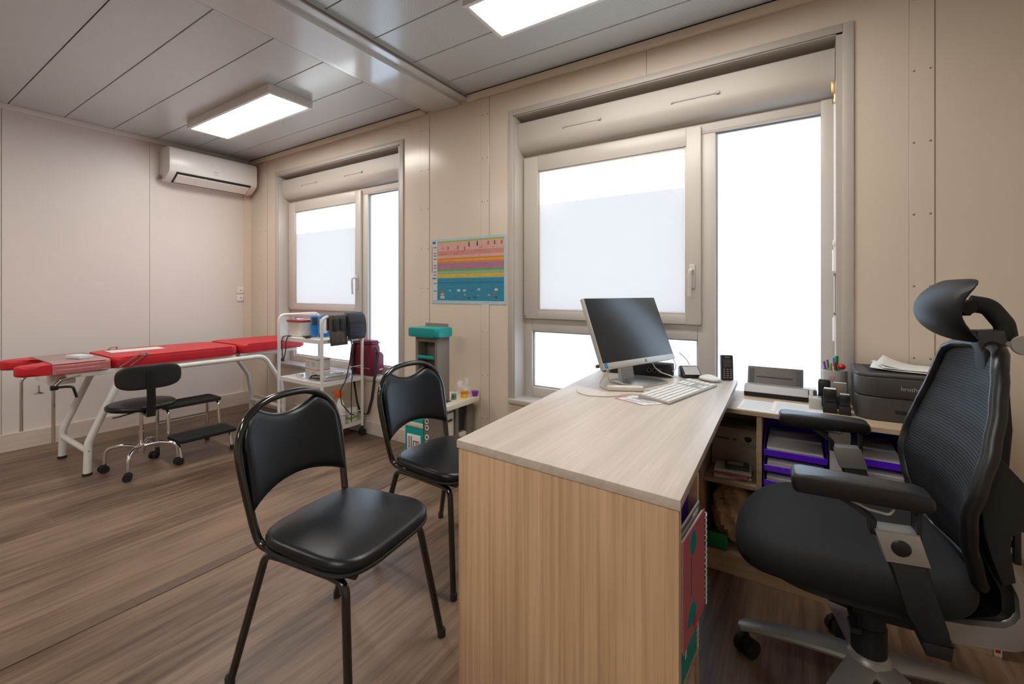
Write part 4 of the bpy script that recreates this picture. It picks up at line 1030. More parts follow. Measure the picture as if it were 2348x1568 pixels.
b = nb(); tube(b, [(-3.515+.27, 2.03, Z+.008), (-3.20, 2.02, Z+.008)], .008, 10); tube(b, [(-3.20, 2.02, Z+.008), (-3.16, 2.03, Z+.012)], .012, 10); o = obj('pen_torch', b, 'black'); origin(o, (-3.2, 2.02, Z)); tag(o, 'small black torch lying at the front of the trolley top shelf', 'torch')
t = thing('scissors', 'small scissors with black handles lying on the trolley top shelf', 'scissors', (-3.10, 2.05, Z))
b = nb(); tube(b, [(-3.16, 2.09, Z+.004), (-3.06, 2.06, Z+.004)], .0035, 6); tube(b, [(-3.16, 2.06, Z+.006), (-3.06, 2.075, Z+.006)], .0035, 6); obj('blades', b, 'steel', t, world=True)
for dy in (-.012, .014): b = nb(); tube(b, [(-3.185+.014*math.cos(a), 2.075+dy+.011*math.sin(a), Z+.006) for a in [2*PI*k/14 for k in range(14)]], .003, 6, closed=True); obj('handle', b, 'black', t, world=True)
b = nb(); pts = [(-3.45, TY0-.006, Z+.004), (-3.44, TY0-.018, Z-.03), (-3.435, TY0-.018, .66), (-3.425, TY0-.018, .615), (-3.41, TY0-.018, .63), (-3.385, TY0-.018, .70), (-3.38, TY0-.018, Z-.03), (-3.385, TY0-.006, Z+.004), (-3.41, 2.03, Z+.005), (-3.45, 2.02, Z+.005)]
tube(b, pts, .0042, 8, fr=.02, closed=True); box(b, -3.443, -3.415, TY0-.026, TY0-.012, .600, .625, bev=.004); o = obj('measuring_cord', b, 'bcable'); origin(o, (-3.42, TY0, .7)); tag(o, 'black cord loop hanging over the front edge of the trolley top shelf', 'cord')
b = nb(); pts = []
for k in range(40):
    a = 2*PI*k/13.3; pts.append((TX0+.190+.012*math.sin(a*.3)+k*.0006, 2.26+.035*math.cos(a), .915+.040*math.sin(a)))
tube(b, pts, .006, 8); tube(b, [(TX0+.19, 2.26, .875), (TX0+.19, 2.26, Z+.004)], .011, 8); o = obj('cable_coil', b, 'bcable'); origin(o, (TX0+.19, 2.26, Z)); tag(o, 'coiled black cable standing between the tub and the blue boxes', 'cable')
# hanging on the right hoop
t = thing('pocket_organiser', 'smoky grey pocket organiser draped over the near end of the trolley hoop', 'organiser', (TX1, 2.06, .965))
def drape(nm, ya, yb, zf, zb2, th, m_, par, off=.0135, wob=0):
    prof = [(TX1+off+.012, zf), (TX1+off+.006, zf+.08)]+[(TX1+off*math.cos(a), .965+off*math.sin(a)) for a in [PI*k/8 for k in range(9)]]+[(TX1-off-.004, zb2)]
    bb = nb(); N_ = 9; rows = [[bb.verts.new((p[0]+wob*math.sin(k*2.1+i), ya+(yb-ya)*k/N_+(.006 if i == 0 else 0), p[1])) for i, p in enumerate(prof)] for k in range(N_+1)]
    for a_, c_ in zip(rows, rows[1:]):
        for i in range(len(prof)-1): bb.faces.new((a_[i], a_[i+1], c_[i+1], c_[i]))
    oo = obj(nm, bb, m_, par, world=par is not None); sd = oo.modifiers.new('thick', 'SOLIDIFY'); sd.thickness = th; sd.offset = 1 if 0 else 0; return oo
drape('backing', 2.035, 2.185, .745, .86, .004, 'sleeve', t, wob=.002)
for ya, yb in ((2.062, 2.105), (2.122, 2.168)):
    b = nb(); box(b, TX1+.024, TX1+.034, ya, yb, .855, .950, bev=.004); obj('pocket', b, 'charcoal', t, world=True)
t = thing('pouch', 'dark zipped cloth pouch hanging on the far end of the trolley hoop', 'pouch', (TX1, 2.26, .965))
b = nb(); prism(b, smooth_poly([(TX1-.028, .972), (TX1, .985), (TX1+.030, .970), (TX1+.050, .90), (TX1+.052, .82), (TX1+.035, .785), (TX1+.020, .80), (TX1+.014, .945), (TX1, .979), (TX1-.016, .945), (TX1-.020, .82), (TX1-.030, .80), (TX1-.036, .86)], 3), 'y', 2.192, 2.345, bev=.004); obj('body', b, 'charcoal', t, world=True)
b = nb()
for z in (.915, .875, .835): box(b, TX1+.045, TX1+.0535, 2.200, 2.337, z-.004, z+.001, bev=.001)
obj('stitched_ribs', b, 'blackm', t, world=True)
b = nb(); tube(b, [(TX1+.036, 2.20, .80), (TX1+.05, 2.21, .74), (TX1+.035, 2.20, .60), (TX1+.03, 2.17, .47), (TX1+.028, 2.12, .40), (TX1+.03, 2.13, .30), (TX1+.03, 2.21, .20), (TX1+.03, 2.245, .185)], .004, 8, fr=.05)
tube(b, [(TX1+.040, 2.21, .80), (TX1+.045, 2.222, .60), (TX1+.036, 2.215, .40), (TX1+.036, 2.215, .14)], .0035, 8, fr=.05); o = obj('power_cable', b, 'bcable'); origin(o, (TX1+.04, 2.2, .2)); tag(o, 'thin black cable dangling from the pouch down the trolley side', 'cable')
# middle shelf
Z = .4695
for i, (h, lab) in enumerate(((.076, 'white and orange medical box, lower one of the pair on the trolley middle shelf'), (.080, 'white and orange medical box, upper one of the pair on the trolley middle shelf'))):
    z0 = Z+.0765*i; tt = thing('medical_box', lab, 'box', (-3.23, 2.14, z0), -.12, 'orange banded boxes on the trolley')
    b = nb(); box(b, -.095, .095, -.055, .055, 0, h-.001, bev=.001); obj('box', b, 'paper', tt)
    b = nb(); box(b, -.0956, .0956, -.0556, .0556, h-.012, h-.006); obj('orange_band', b, 'orange', tt, False)
    b = nb()
    for k in range(3): box(b, -.085, -.02, -.0558, -.055, .015+k*.014, .019+k*.014)
    for k in range(3): box(b, .01, .075, -.0558, -.055, .015+k*.014, .022+k*.014)
    obj('printed_lines', b, 'inkl', tt, False)
t = thing('steel_tray', 'long stainless steel instrument tray with rolled rim at the front of the middle shelf', 'tray', (-3.045, 2.165, Z), 1.42)
b = nb(); ob_ = rrect(-.125, .125, -.05, .05, .045); ib = rrect(-.118, .118, -.043, .043, .040)
A = [b.verts.new((p[0]*.93, p[1]*.9, 0.001)) for p in ob_]; B_ = [b.verts.new((p[0], p[1], .034)) for p in ob_]; Cc_ = [b.verts.new((p[0], p[1], .034)) for p in ib]; Dd = [b.verts.new((p[0]*.93, p[1]*.9, .003)) for p in ib]
n_ = len(A); b.faces.new(A[::-1]); b.faces.new(Dd)
for P1, P2 in ((A, B_), (B_, Cc_), (Cc_, Dd)):
    for i in range(n_): b.faces.new((P1[i], P1[(i+1) % n_], P2[(i+1) % n_], P2[i]))
obj('pan', b, 'steel', t)
b = nb(); tube(b, [(p[0]*1.01, p[1]*1.02, .034) for p in ob_], .0035, 8, closed=True); obj('rim', b, 'chrome', t)
b = nb(); tube(b, [(-3.17, 2.035, Z+.010), (-3.12, 2.03, Z+.018), (-3.08, 2.04, Z+.018), (-3.07, 2.055, Z+.014)], .0095, 10, fr=.02, flat=.7); tube(b, [(-3.17, 2.035, Z+.010), (-3.175, 2.05, Z+.025), (-3.12, 2.05, Z+.038), (-3.075, 2.06, Z+.030)], .006, 8, fr=.012); o = obj('stapler', b, 'black'); origin(o, (-3.12, 2.04, Z)); tag(o, 'black hand instrument lying beside the steel tray on the middle shelf', 'instrument')
b = nb(); box(b, -3.37, -3.31, 2.04, 2.075, Z, Z+.022, bev=.003, rot=rz(.3)); box(b, -3.31, -3.22, 2.015, 2.04, Z, Z+.012, bev=.003, rot=rz(-.2)); b.free()
for i, (x, y, w, h, m_, lab) in enumerate(((-3.35, 2.06, .06, .024, 'wpaint', 'small white packet at the left of the middle trolley shelf'), (-3.27, 2.03, .09, .010, 'clear', 'clear blister packet in front of the boxes on the middle shelf'))):
    b = nb(); box(b, x-w/2, x+w/2, y-.014, y+.014, Z, Z+h, bev=.003, rot=rz(.2-.4*i)); o = obj('packet', b, m_); origin(o, (x, y, Z)); tag(o, lab, 'packet')
# bottom shelf
Z = .1155
t = thing('spray_bottle', 'white spray bottle with orange trigger head on the trolley bottom shelf', 'spray bottle', (-2.985, 2.17, Z), math.radians(-130))
b = nb(); prof = [(.0, 0), (.037, 0), (.040, .008), (.039, .10), (.030, .155), (.016, .195), (.013, .205), (.013, .215), (0, .215)]
lathe(b, prof, (0, 0, 0), 24, Matrix.Diagonal((1, .72, 1, 1))); obj('bottle', b, 'wpaint', t)
b = nb(); lathe(b, [(.016, .212), (.016, .232), (0, .232)], (0, 0, 0), 16); prism(b, [(-.022, .228), (-.018, .262), (.030, .270), (.058, .262), (.058, .250), (.030, .246), (.044, .205), (.036, .203), (.018, .232)], 'y', -.011, .011, bev=.003); obj('trigger_head', b, 'orange', t)
b = nb()
for k in range(4): box(b, .015-.002*k, .0385, -.012, .016, .05+.02*k, .056+.02*k)
box(b, .010, .0398, -.02, .018, .022, .030, mi=1); obj('label_print', b, ['inkl', 'orange'], t, False)
for i, (x, y, w, d, h, m_, lab) in enumerate(((-3.16, 2.20, .16, .09, .10, 'lime', 'lime green and white box behind the spray bottle on the bottom shelf'), (-3.14, 2.19, .13, .08, .045, 'orange', 'orange and white box on top of the lime box on the bottom shelf'), (-2.985, 2.27, .05, .08, .11, 'lime', 'pale lime packet at the back corner of the bottom trolley shelf'))):
    z0 = Z if i != 1 else Z+.1005
    tt = thing('supply_box', lab, 'box', (x, y, z0), .1*i)
    b = nb(); box(b, -w/2, w/2, -d/2, d/2, 0, h, bev=.001); obj('box', b, 'paper', tt)
    b = nb(); box(b, -w/2-.0005, w/2+.0005, -d/2-.0005, d/2+.0005, h*.25, h*.42); obj('colour_band', b, m_, tt, False)

# burgundy bag on the sill of the left window
t = thing('shoulder_bag', 'burgundy nylon shoulder bag with black strap on the left window sill', 'bag', (-3.02, 2.44, .465), 0)
b = nb(); rr = bmesh.ops.create_cube(b, size=1); bmesh.ops.subdivide_edges(b, edges=b.edges[:], cuts=9, use_grid_fill=True)
for v in b.verts:
    x, y, z = v.co; r = (abs(2*x)**6+abs(2*y)**6+abs(2*z)**6)**(1/6); s_ = 1/max(r, 1e-6)*max(abs(2*x), abs(2*y), abs(2*z))
    z2 = z+.5; tp = 1-.08*z2; bul = .010*math.sin(PI*z2)*(1+.4*math.sin(9*x)+.3*math.sin(7*z*3))
    v.co = Vector((-3.020+x*s_*(.285+bul)*tp, 2.438+y*s_*(.112+bul)*tp, .4655+(.5+z*s_)*.275))
body = obj('body', b, 'burg', t, world=True)
b = nb(); box(b, -3.135, -2.905, 2.395, 2.482, .732, .752, bev=.010, seg=3); obj('top_flap', b, 'burg', t, world=True)
b = nb(); tube(b, [(-3.145, 2.387, .730), (-2.895, 2.385, .730), (-2.893, 2.490, .730), (-3.145, 2.490, .730)], .0055, 8, closed=True, fr=.03); obj('zip', b, 'bcable', t, world=True)
b = nb(); box(b, -3.150, -2.890, 2.3755, 2.379, .528, .533); obj('piping', b, 'lgrey', t, world=True)
b = nb(); prism(b, rrect(2.39, 2.485, .495, .66, .03), 'x', -2.885, -2.852, bev=.010); pk = obj('side_pocket', b, 'burg', t, world=True)
b = nb(); tube(b, [(-2.885, 2.43, .70), (-2.840, 2.42, .66), (-2.825, 2.372, .47), (-2.845, 2.362, .30), (-2.895, 2.362, .165), (-2.985, 2.362, .160), (-3.03, 2.362, .25), (-3.075, 2.366, .42), (-3.085, 2.372, .60), (-3.08, 2.385, .725)], .0125, 8, fr=.03, flat=.28); obj('strap', b, 'charcoal', t, world=True)
b = nb(); box(b, -2.852, -2.836, 2.408, 2.432, .64, .668, bev=.004); obj('buckle', b, 'black', t, world=True)
b = nb(); box(b, -2.8515, -2.8505, 2.44, 2.475, .515, .524); obj('woven_label', b, 'paper', t, world=True)
# ================================================================== TOY KITCHEN
t = thing('toy_kitchen', 'grey toy kitchen with teal canopy against the wall below the poster', 'toy kitchen', (-2.0, 2.18, 0))
def k_(nm, m_, *a, bev=.004, par=None, sm=True): bb = nb(); box(bb, *a, bev=bev); return obj(nm, bb, m_, par or t, sm, True)
k_('cabinet', 'grey', -2.15, -1.845, 2.055, 2.372, 0, .425, bev=.008)
bb = nb(); prism(bb, rrect(-2.03, -1.775, 2.030, 2.375, .02), 'z', .426, .456, bev=.005); ctp = obj('worktop', bb, 'cream', t, world=True)
k_('sink', 'dgrey', -1.93, -1.84, 2.075, 2.16, .4565, .458, par=ctp)
# tower with recess
tw = nb()
for q in ((-2.060, -2.035, 2.055, 2.17), (-1.895, -1.870, 2.055, 2.17), (-2.035, -1.895, 2.135, 2.17)): box(tw, *q, .457, .868, bev=.004)
box(tw, -2.035, -1.895, 2.058, 2.135, .457, .655, bev=.003); box(tw, -2.035, -1.895, 2.056, 2.135, .725, .738, bev=.003); box(tw, -2.035, -1.895, 2.056, 2.135, .835, .868, bev=.003)
obj('tower', tw, 'grey', t, world=True)
k_('tower_shelf', 'teal', -2.033, -1.897, 2.045, 2.060, .728, .750)
bb = nb(); prism(bb, rrect(-2.105, -1.845, 2.020, 2.185, .03), 'z', .868, .925, bev=.010); cn = obj('canopy', bb, 'teal', t, world=True)
k_('canopy_backboard', 'grey', -2.10, -1.90, 2.186, 2.196, .88, .945, par=cn)
k_('chalk_sign', 'teal', -2.145, -1.985, 2.048, 2.0545, .085, .345); k_('chalk_sign_plate', 'paper', -2.125, -2.005, 2.0455, 2.0478, .13, .235, bev=.001); k_('chalk_sign_stripe', 'cream', -2.145, -1.985, 2.0455, 2.0478, .285, .315, bev=.001)
k_('chalk_sign_stripe', 'cream', -2.145, -1.985, 2.0455, 2.0478, .09, .11, bev=.001)
bb = nb()
for x in (-2.11, -2.09): box(bb, x, x+.008, 2.0440, 2.0454, .145, .220)
for x in (-2.07, -2.045, -2.025): box(bb, x, x+.006, 2.0440, 2.0454, .145, .195)
box(bb, -2.07, -2.02, 2.0440, 2.0454, .190, .197); obj('sign_strokes', bb, 'grey', t, False, True)
for z in (.335, .295, .235, .195): 
    bb = nb(); tube(bb, [(-1.955+.014*math.cos(a), 2.051, z+.014*math.sin(a)) for a in [2*PI*k/16 for k in range(16 if z > .25 else 16)]], .0032, 6, closed=True); obj('raised_lettering', bb, 'wpaint', t, world=True)
# +X side with doors and openings
k_('door', 'cream', -1.847, -1.835, 2.085, 2.170, .05, .385); k_('door_handle', 'dgrey', -1.834, -1.826, 2.105, 2.150, .335, .350)
k_('open_shelf_recess', 'dark', -1.846, -1.843, 2.215, 2.285, .245, .400, bev=0); k_('open_shelf_recess', 'dark', -1.846, -1.843, 2.215, 2.285, .10, .195, bev=0)
k_('open_shelf', 'cream', -1.85, -1.825, 2.215, 2.285, .200, .235)
k_('pilaster', 'grey', -1.846, -1.825, 2.178, 2.208, .0, .42); k_('pilaster', 'grey', -1.846, -1.825, 2.292, 2.36, .0, .42)
# toys on the worktop
Z = .4568
def toy(nm, lab, cat, x, y, prof, m_, extra=None, z=Z, n=16):
    tt = thing(nm, lab, cat, (x, y, z)); bb = nb(); lathe(bb, prof, (0, 0, 0), n); obj('body', bb, m_, tt)
    if extra:
        bb = nb(); lathe(bb, extra[0], (0, 0, 0), n); obj(extra[2] if len(extra) > 2 else 'cap', bb, extra[1], tt)
toy('toy_bottle', 'small yellow toy bottle with white top on the toy kitchen worktop', 'toy bottle', -1.955, 2.20, [(0, 0), (.016, 0), (.018, .02), (.012, .06), (0, .062)], 'yellow', ([(.012, .0625), (.013, .085), (.006, .11), (0, .11)], 'paper'))
toy('toy_can', 'tiny teal toy can next to the yellow lidded tub on the toy kitchen', 'toy can', -1.86, 2.20, [(0, 0), (.016, 0), (.016, .036), (0, .036)], 'teal', ([(.0165, .012), (.0165, .024)], 'redp', 'label_band'))
toy('toy_tub', 'yellow round toy tub near the far end of the toy kitchen worktop', 'toy tub', -1.835, 2.275, [(0, 0), (.022, 0), (.024, .030), (0, .031)], 'yellow', ([(.025, .0315), (.025, .038), (0, .039)], 'orange'))
toy('toy_cup', 'violet toy cup at the far end of the toy kitchen worktop', 'toy cup', -1.800, 2.345, [(0, 0), (.016, 0), (.024, .034), (.020, .034), (0, .01)], 'violet')
toy('toy_tube', 'small dark toy tube lying near the sink of the toy kitchen', 'toy', -1.905, 2.19, [(0, 0), (.010, 0), (.012, .03), (0, .032)], 'lgrey', ([(.0125, .01), (.0125, .02)], 'ink', 'label_band'))
b = nb(); ball(b, (0, 0, 0), 1, n=22)
for v in b.verts:
    p = v.co.copy(); k = 1+.16*math.sin(5*p.x+3*p.y)+.13*math.sin(7*p.z+4*p.x)+.1*math.sin(11*p.y); v.co = Vector((-1.870+p.x*.050*k, 2.318+p.y*.045*k, Z+.055+max(-1, p.z*k)*.052))
o = obj('plastic_bag', b, 'clear'); origin(o, (-1.87, 2.318, Z)); tag(o, 'crumpled clear plastic bag at the back of the toy kitchen worktop', 'plastic bag')
# ================================================================== ON THE DESK
DZ = .7402
# monitor: screen turned towards the office chair and tilted back
BLp, BRp = Vector((-.666, 1.744, .830)), Vector((-.489, 2.225, .830)); UPv = Vector((-.113, .041, .296))
ex = (BRp-BLp).normalized(); W_ = (BRp-BLp).length; ez = (UPv-ex*UPv.dot(ex)); H_ = ez.length; ez = ez.normalized(); ey = ez.cross(ex)   # ey points out of the back
F_ = Matrix((( ex.x, ey.x, ez.x, BLp.x), (ex.y, ey.y, ez.y, BLp.y), (ex.z, ey.z, ez.z, BLp.z), (0, 0, 0, 1)))
t = thing('monitor', 'silver framed computer monitor with blue sticker standing on the oak desk', 'monitor', (-.63, 2.02, DZ))
def mon(nm, m_, *a, bev=.001, par=None, sm=True):
    bb = nb(); box(bb, *a, bev=bev); bb.transform(F_); return obj(nm, bb, m_, par or t, sm, True)
mon('housing', 'msilver', 0, W_, .002, .022, 0, H_, bev=.003)
mon('bezel', 'msilver', 0, W_, -.001, .003, 0, .026, bev=.001)
mon('screen', 'screen', .006, W_-.004, -.0005, .0025, .026, H_-.003, bev=.0006)
mon('rear_shell', 'dgrey', .07, W_-.07, .021, .045, .05, H_-.06, bev=.012)
stk = mon('energy_sticker', mat('sticker_blue', (.0, .10, .45), .4, vary=.1), .008, .026, -.0016, -.0009, .005, .024, bev=0)
mon('sticker_star', mat('sticker_cyan', (.0, .35, .55), .4), .013, .022, -.0019, -.0017, .009, .020, bev=0, par=stk)
mon('model_print', 'inkl', .036, .052, -.0015, -.0009, .009, .012, bev=0)
bb = nb(); lathe(bb, [(.0065, 0), (.0065, .0012), (0, .0012)], (0, 0, 0), 20, Matrix.Translation((W_/2+.03, -.001, .013)) @ rx(PI/2)); bb.transform(F_); lg = obj('logo_disc', bb, 'dgrey', t, world=True)
tx = text('logo_letters', 'hp', .0085, 'paper', (0, 0, 0), Matrix.Identity(4), None, ext=.0002, align='CENTER'); tx.parent = lg; tx.matrix_local = wm(t).inverted() @ F_ @ Matrix.Translation((W_/2+.030, -.0026, .0108)) @ rx(PI/2)
mon('menu_button', 'black', W_-.0005, W_+.004, .006, .016, .085, .093)
nrm = Vector((-ey.x, -ey.y, 0)).normalized(); hx = Vector((ex.x, ex.y, 0)).normalized(); a_ = math.atan2(hx.y, hx.x)
pc = Vector((-.625, 2.015, 0))
def stand(nm, m_, pts, z0, z1, bev=.002):
    bb = nb(); prism(bb, [tuple((pc+hx*u+nrm*v).xy) for u, v in pts], 'z', z0, z1, bev=bev); return obj(nm, bb, m_, t, world=True)
stand('stand_base', 'steel', [(-.10, -.07), (.10, -.07), (.11, .02), (.095, .115), (-.095, .115), (-.11, .02)], DZ+.0005, DZ+.009)
bb = nb(); q = [(-.045, -.055), (.045, -.055), (.045, -.035), (-.045, -.035)]; top_ = [(-.038, -.075), (.038, -.075), (.038, -.060), (-.038, -.060)]
A = [bb.verts.new((*(pc+hx*u+nrm*v).xy, DZ+.009)) for u, v in q]; B_ = [bb.verts.new((*(pc+hx*u+nrm*v).xy, .95)) for u, v in top_]
bb.faces.new(A[::-1]); bb.faces.new(B_)
for i in range(4): bb.faces.new((A[i], A[(i+1) % 4], B_[(i+1) % 4], B_[i]))
obj('stand_neck', bb, 'msilver', t, world=True)
# black hub box behind the monitor
t = thing('network_box', 'black network box with status lights behind the monitor stand', 'network box', (-.71, 2.16, DZ))
bb = nb(); box(bb, -.845, -.50, 2.175, 2.255, DZ+.0005, DZ+.062, bev=.006, rot=rz(.06)); obj('body', bb, 'blackm', t, world=True)
bb = nb(); box(bb, -.875, -.83, 2.165, 2.25, DZ+.018, DZ+.036, bev=.007, rot=rz(-.1) @ ry(-.25)); obj('aerial_flap', bb, 'dgrey', t, world=True)
bb = nb()
for k in range(3): lathe(bb, [(.010, 0), (.010, .0015), (.008, .0015), (.008, 0)], (-.60+.024*k, 2.1715+.0015*k, DZ+.032), 16, rx(PI/2))
obj('vent_rings', bb, 'grey', t, world=True)['kind'] = 'stuff'
# white cables and a power adaptor
def cable(pts, r, lab, m_='cable', fr=.02, nm='cable'):
    bb = nb(); tube(bb, pts, r, 8, fr=fr); o = obj(nm, bb, m_); origin(o, pts[0]); tag(o, lab, 'cable'); return o
cz = DZ+.0035
cable([(-.69, 1.88, .835), (-.70, 1.862, .80), (-.715, 1.845, .77), (-.725, 1.835, cz), (-.69, 1.80, cz), (-.665, 1.78, cz)], .0028, 'thin white cable falling from the left of the monitor onto the desk')
cable([(-.685, 1.88, .83), (-.695, 1.86, .79), (-.675, 1.83, cz), (-.66, 1.80, cz)], .0024, 'thin white cable forking beside the first one under the monitor')
cable([(-.78, 1.72, cz), (-.745, 1.66, cz), (-.69, 1.63, cz), (-.62, 1.66, cz), (-.575, 1.71, cz), (-.555, 1.75, cz)], .0028, 'white cable curving in a wide loop on the desk before the monitor', fr=.05)
cable([(-.59, 1.72, cz), (-.56, 1.76, cz+.001), (-.51, 1.755, cz), (-.50, 1.79, cz), (-.53, 1.83, cz)], .0026, 'short folded white cable end beside the white adaptor')
cable([(-.58, 2.13, .83), (-.555, 2.10, .80), (-.53, 2.12, .775), (-.49, 2.14, .76), (-.45, 2.16, cz), (-.42, 2.20, cz)], .0022, 'pale cable running from behind the monitor to the right across the black box')
cable([(-.47, 2.22, .86), (-.455, 2.235, .845), (-.437, 2.245, .82), (-.43, 2.25, .80)], .0022, 'grey cable dropping from the monitor edge to the card terminal', 'lgrey')
cable([(-.50, 2.21, .84), (-.485, 2.22, .80), (-.488, 2.22, .775), (-.51, 2.20, .765)], .0022, 'pale cable loop hanging below the right end of the monitor')
t = thing('power_adaptor', 'slim white power adaptor bar on the desk below the monitor', 'adaptor', (-.60, 1.81, DZ))
bb = nb(); box(bb, -.675, -.525, 1.79, 1.825, DZ+.0005, DZ+.020, bev=.006, rot=rz(.42)); obj('body', bb, 'cable', t, world=True)
bb = nb(); tube(bb, [(-.535, 1.837, cz+.004), (-.50, 1.85, cz+.002), (-.47, 1.885, cz), (-.50, 1.93, cz)], .003, 8, fr=.02); obj('lead', bb, 'cable', t, world=True)
# keyboard
ka = math.radians(77.0); kc = Vector((-.400, 1.900)); ku = Vector((math.cos(ka), math.sin(ka))); kv = Vector((-ku.y, ku.x))   # kv points to the far side of the keys
K_ = Matrix.Translation((kc.x, kc.y, DZ)) @ rz(ka)
t = thing('keyboard', 'silver keyboard with white keys lying on the oak desk', 'keyboard', (kc.x, kc.y, DZ), ka)
bb = nb(); prism(bb, [(-.065, .001), (.062, .001), (.062, .016), (.052, .018), (-.058, .008), (-.065, .007)], 'x', -.223, .223, bev=.0015)
for v in bb.verts: pass
obj('body', bb, 'kbody', t)
bb = nb()
rows_ = [14, 14, 13, 13, 12, 8]
for r_ in range(6):
    y = .047-.0195*r_; z = .0175-.0018*r_; n_ = 21
    for c_ in range(n_):
        if c_ in (14, 18): continue
        if r_ == 5 and 4 <= c_ <= 8:
            if c_ == 4: box(bb, -.214+c_*.0205, -.214+c_*.0205+.0185+4*.0205, y-.0085, y+.0085, z-.004, z+.0025, bev=.0012, seg=1)
            continue
        if r_ in (3,) and c_ in (15, 16, 17): continue
        if r_ == 4 and c_ in (15, 17): continue
        x = -.214+c_*.0205; box(bb, x, x+.0185, y-.0085, y+.0085, z-.004, z+.0025, bev=.0012, seg=1)
o = obj('keys', bb, 'key', t); o['kind'] = 'stuff'
bb = nb(); 
for x in (-.2, .18): box(bb, x, x+.02, .045, .058, .0002, .004)
bb.free()
# mouse
t = thing('mouse', 'white and silver wireless mouse at the far end of the keyboard', 'mouse', (-.335, 2.215, DZ), 2.7)
bb = nb(); ol = [(.052*math.cos(a), .029*math.sin(a)*(1-.12*math.cos(a))) for a in [2*PI*k/32 for k in range(32)]]; cushion(bb, ol, .001, .018, .008, .012); obj('shell', bb, 'key', t)
bb = nb(); tube(bb, [(.020, 0, .0265), (.036, 0, .0235)], .0035, 8); obj('wheel', bb, 'kbody', t)
bb = nb(); tube(bb, [(.053*math.cos(a), .030*math.sin(a)*(1-.12*math.cos(a)), .008) for a in [2*PI*k/28 for k in range(28)]], .002, 6, closed=True); obj('silver_edge', bb, 'kbody', t)
# leaflet with red edge
t = thing('leaflet', 'small printed leaflet with a red corner lying before the keyboard', 'leaflet', (-.505, 1.665, DZ))
def quad(nm, m_, P_, z, par, th=.0006):
    bb = nb(); prism(bb, P_, 'z', z, z+th); return obj(nm, bb, m_, par, False, True)
LQ = [Vector(p) for p in ((-.592, 1.655), (-.470, 1.607), (-.407, 1.668), (-.528, 1.735))]
def lq(u, v): return tuple(LQ[0]*(1-u)*(1-v)+LQ[1]*u*(1-v)+LQ[2]*u*v+LQ[3]*(1-u)*v)
quad('sheet', 'paper', [lq(0, 0), lq(1, 0), lq(1, 1), lq(0, 1)], DZ+.0005, t, .001)
quad('red_border', 'pink', [lq(.0, .02), lq(.05, .02), lq(.05, .55), lq(0, .55)], DZ+.0016, t)
quad('lower_border', 'pink', [lq(.05, .0), lq(.98, .0), lq(.98, .05), lq(.05, .05)], DZ+.0016, t)
for (u0, u1, v0, v1) in ((.15, .45, .55, .9), (.5, .85, .5, .62), (.5, .9, .7, .8), (.2, .8, .3, .38), (.2, .7, .15, .22)): quad('printing', 'inkl', [lq(u0, v0), lq(u1, v0), lq(u1, v1), lq(u0, v1)], DZ+.0016, t)
# card terminal
t = thing('card_terminal', 'black desk card terminal with sloping grey display behind the mouse', 'card terminal', (-.435, 2.265, DZ), 0)
bb = nb(); prism(bb, [(2.225, DZ+.001), (2.298, DZ+.001), (2.300, DZ+.040), (2.285, DZ+.052), (2.268, DZ+.050), (2.222, DZ+.014)], 'x', -.475, -.385, bev=.006); bb.transform(Matrix.Translation((-.43, 2.26, 0)) @ rz(.55) @ Matrix.Translation((.43, -2.26, 0))); obj('body', bb, 'black', t, world=True)
bb = nb(); box(bb, -.465, -.395, -.026, .026, 0, .0015); bb.transform(Matrix.Translation((-.43, 2.26, 0)) @ rz(.55) @ Matrix.Translation((0, -.017, DZ+.0345)) @ rx(math.radians(38)) @ Matrix.Translation((.43, 0, 0))); obj('display', bb, 'lgrey', t, world=True)
# cordless phone
t = thing('cordless_phone', 'black cordless phone handset standing upright at the desk corner', 'phone', (-.268, 2.278, DZ))
Tm = Matrix.Translation((-.268, 2.270, DZ)) @ rz(.42) @ rx(-.08)
def ph(nm, m_, *a, bev=.001, par=None, sm=True): bb = nb(); box(bb, *a, bev=bev); bb.transform(Tm); return obj(nm, bb, m_, par or t, sm, True)
ph('body', 'black', -.027, .027, -.011, .013, .001, .118, bev=.006)
ph('display', 'dgrey', -.018, .018, -.0122, -.0112, .062, .100, bev=0); ph('earpiece', 'lgrey', -.010, .010, -.0124, -.0112, .107, .110, bev=0)
bb = nb()
for i in range(5):
    for j in range(3): box(bb, -.019+j*.0145, -.010+j*.0145, -.0125, -.0112, .012+i*.0095, .017+i*.0095)
bb.transform(Tm); o = obj('keypad', bb, 'grey', t, False, True); o['kind'] = 'stuff'

# ================================================================== ON THE SHELF UNIT
UZ = .6803
t = thing('document_scanner', 'portable document scanner with raised dark feed tray on the shelf unit', 'scanner', (-.055, 2.31, UZ))
bb = nb(); prism(bb, [(2.268, UZ+.001), (2.365, UZ+.001), (2.365, UZ+.044), (2.300, UZ+.046), (2.268, UZ+.022)], 'x', -.198, .078, bev=.003); obj('body', bb, 'blackm', t, world=True)
bb = nb(); prism(bb, [(2.2655, UZ+.022), (2.2965, UZ+.046), (2.301, UZ+.0475), (2.268, UZ+.0195)], 'x', -.196, .046, bev=.0008); obj('silver_front', bb, 'lgrey', t, world=True)
bb = nb(); prism(bb, [(2.303, UZ+.0465), (2.364, UZ+.0445), (2.364, UZ+.048), (2.305, UZ+.050)], 'x', -.194, .050, bev=.001); obj('feed_plate', bb, 'silver', t, world=True)
bb = nb(); box(bb, .050, .076, 2.305, 2.355, UZ+.046, UZ+.051, bev=.002); obj('button_panel', bb, 'paper', t, world=True)
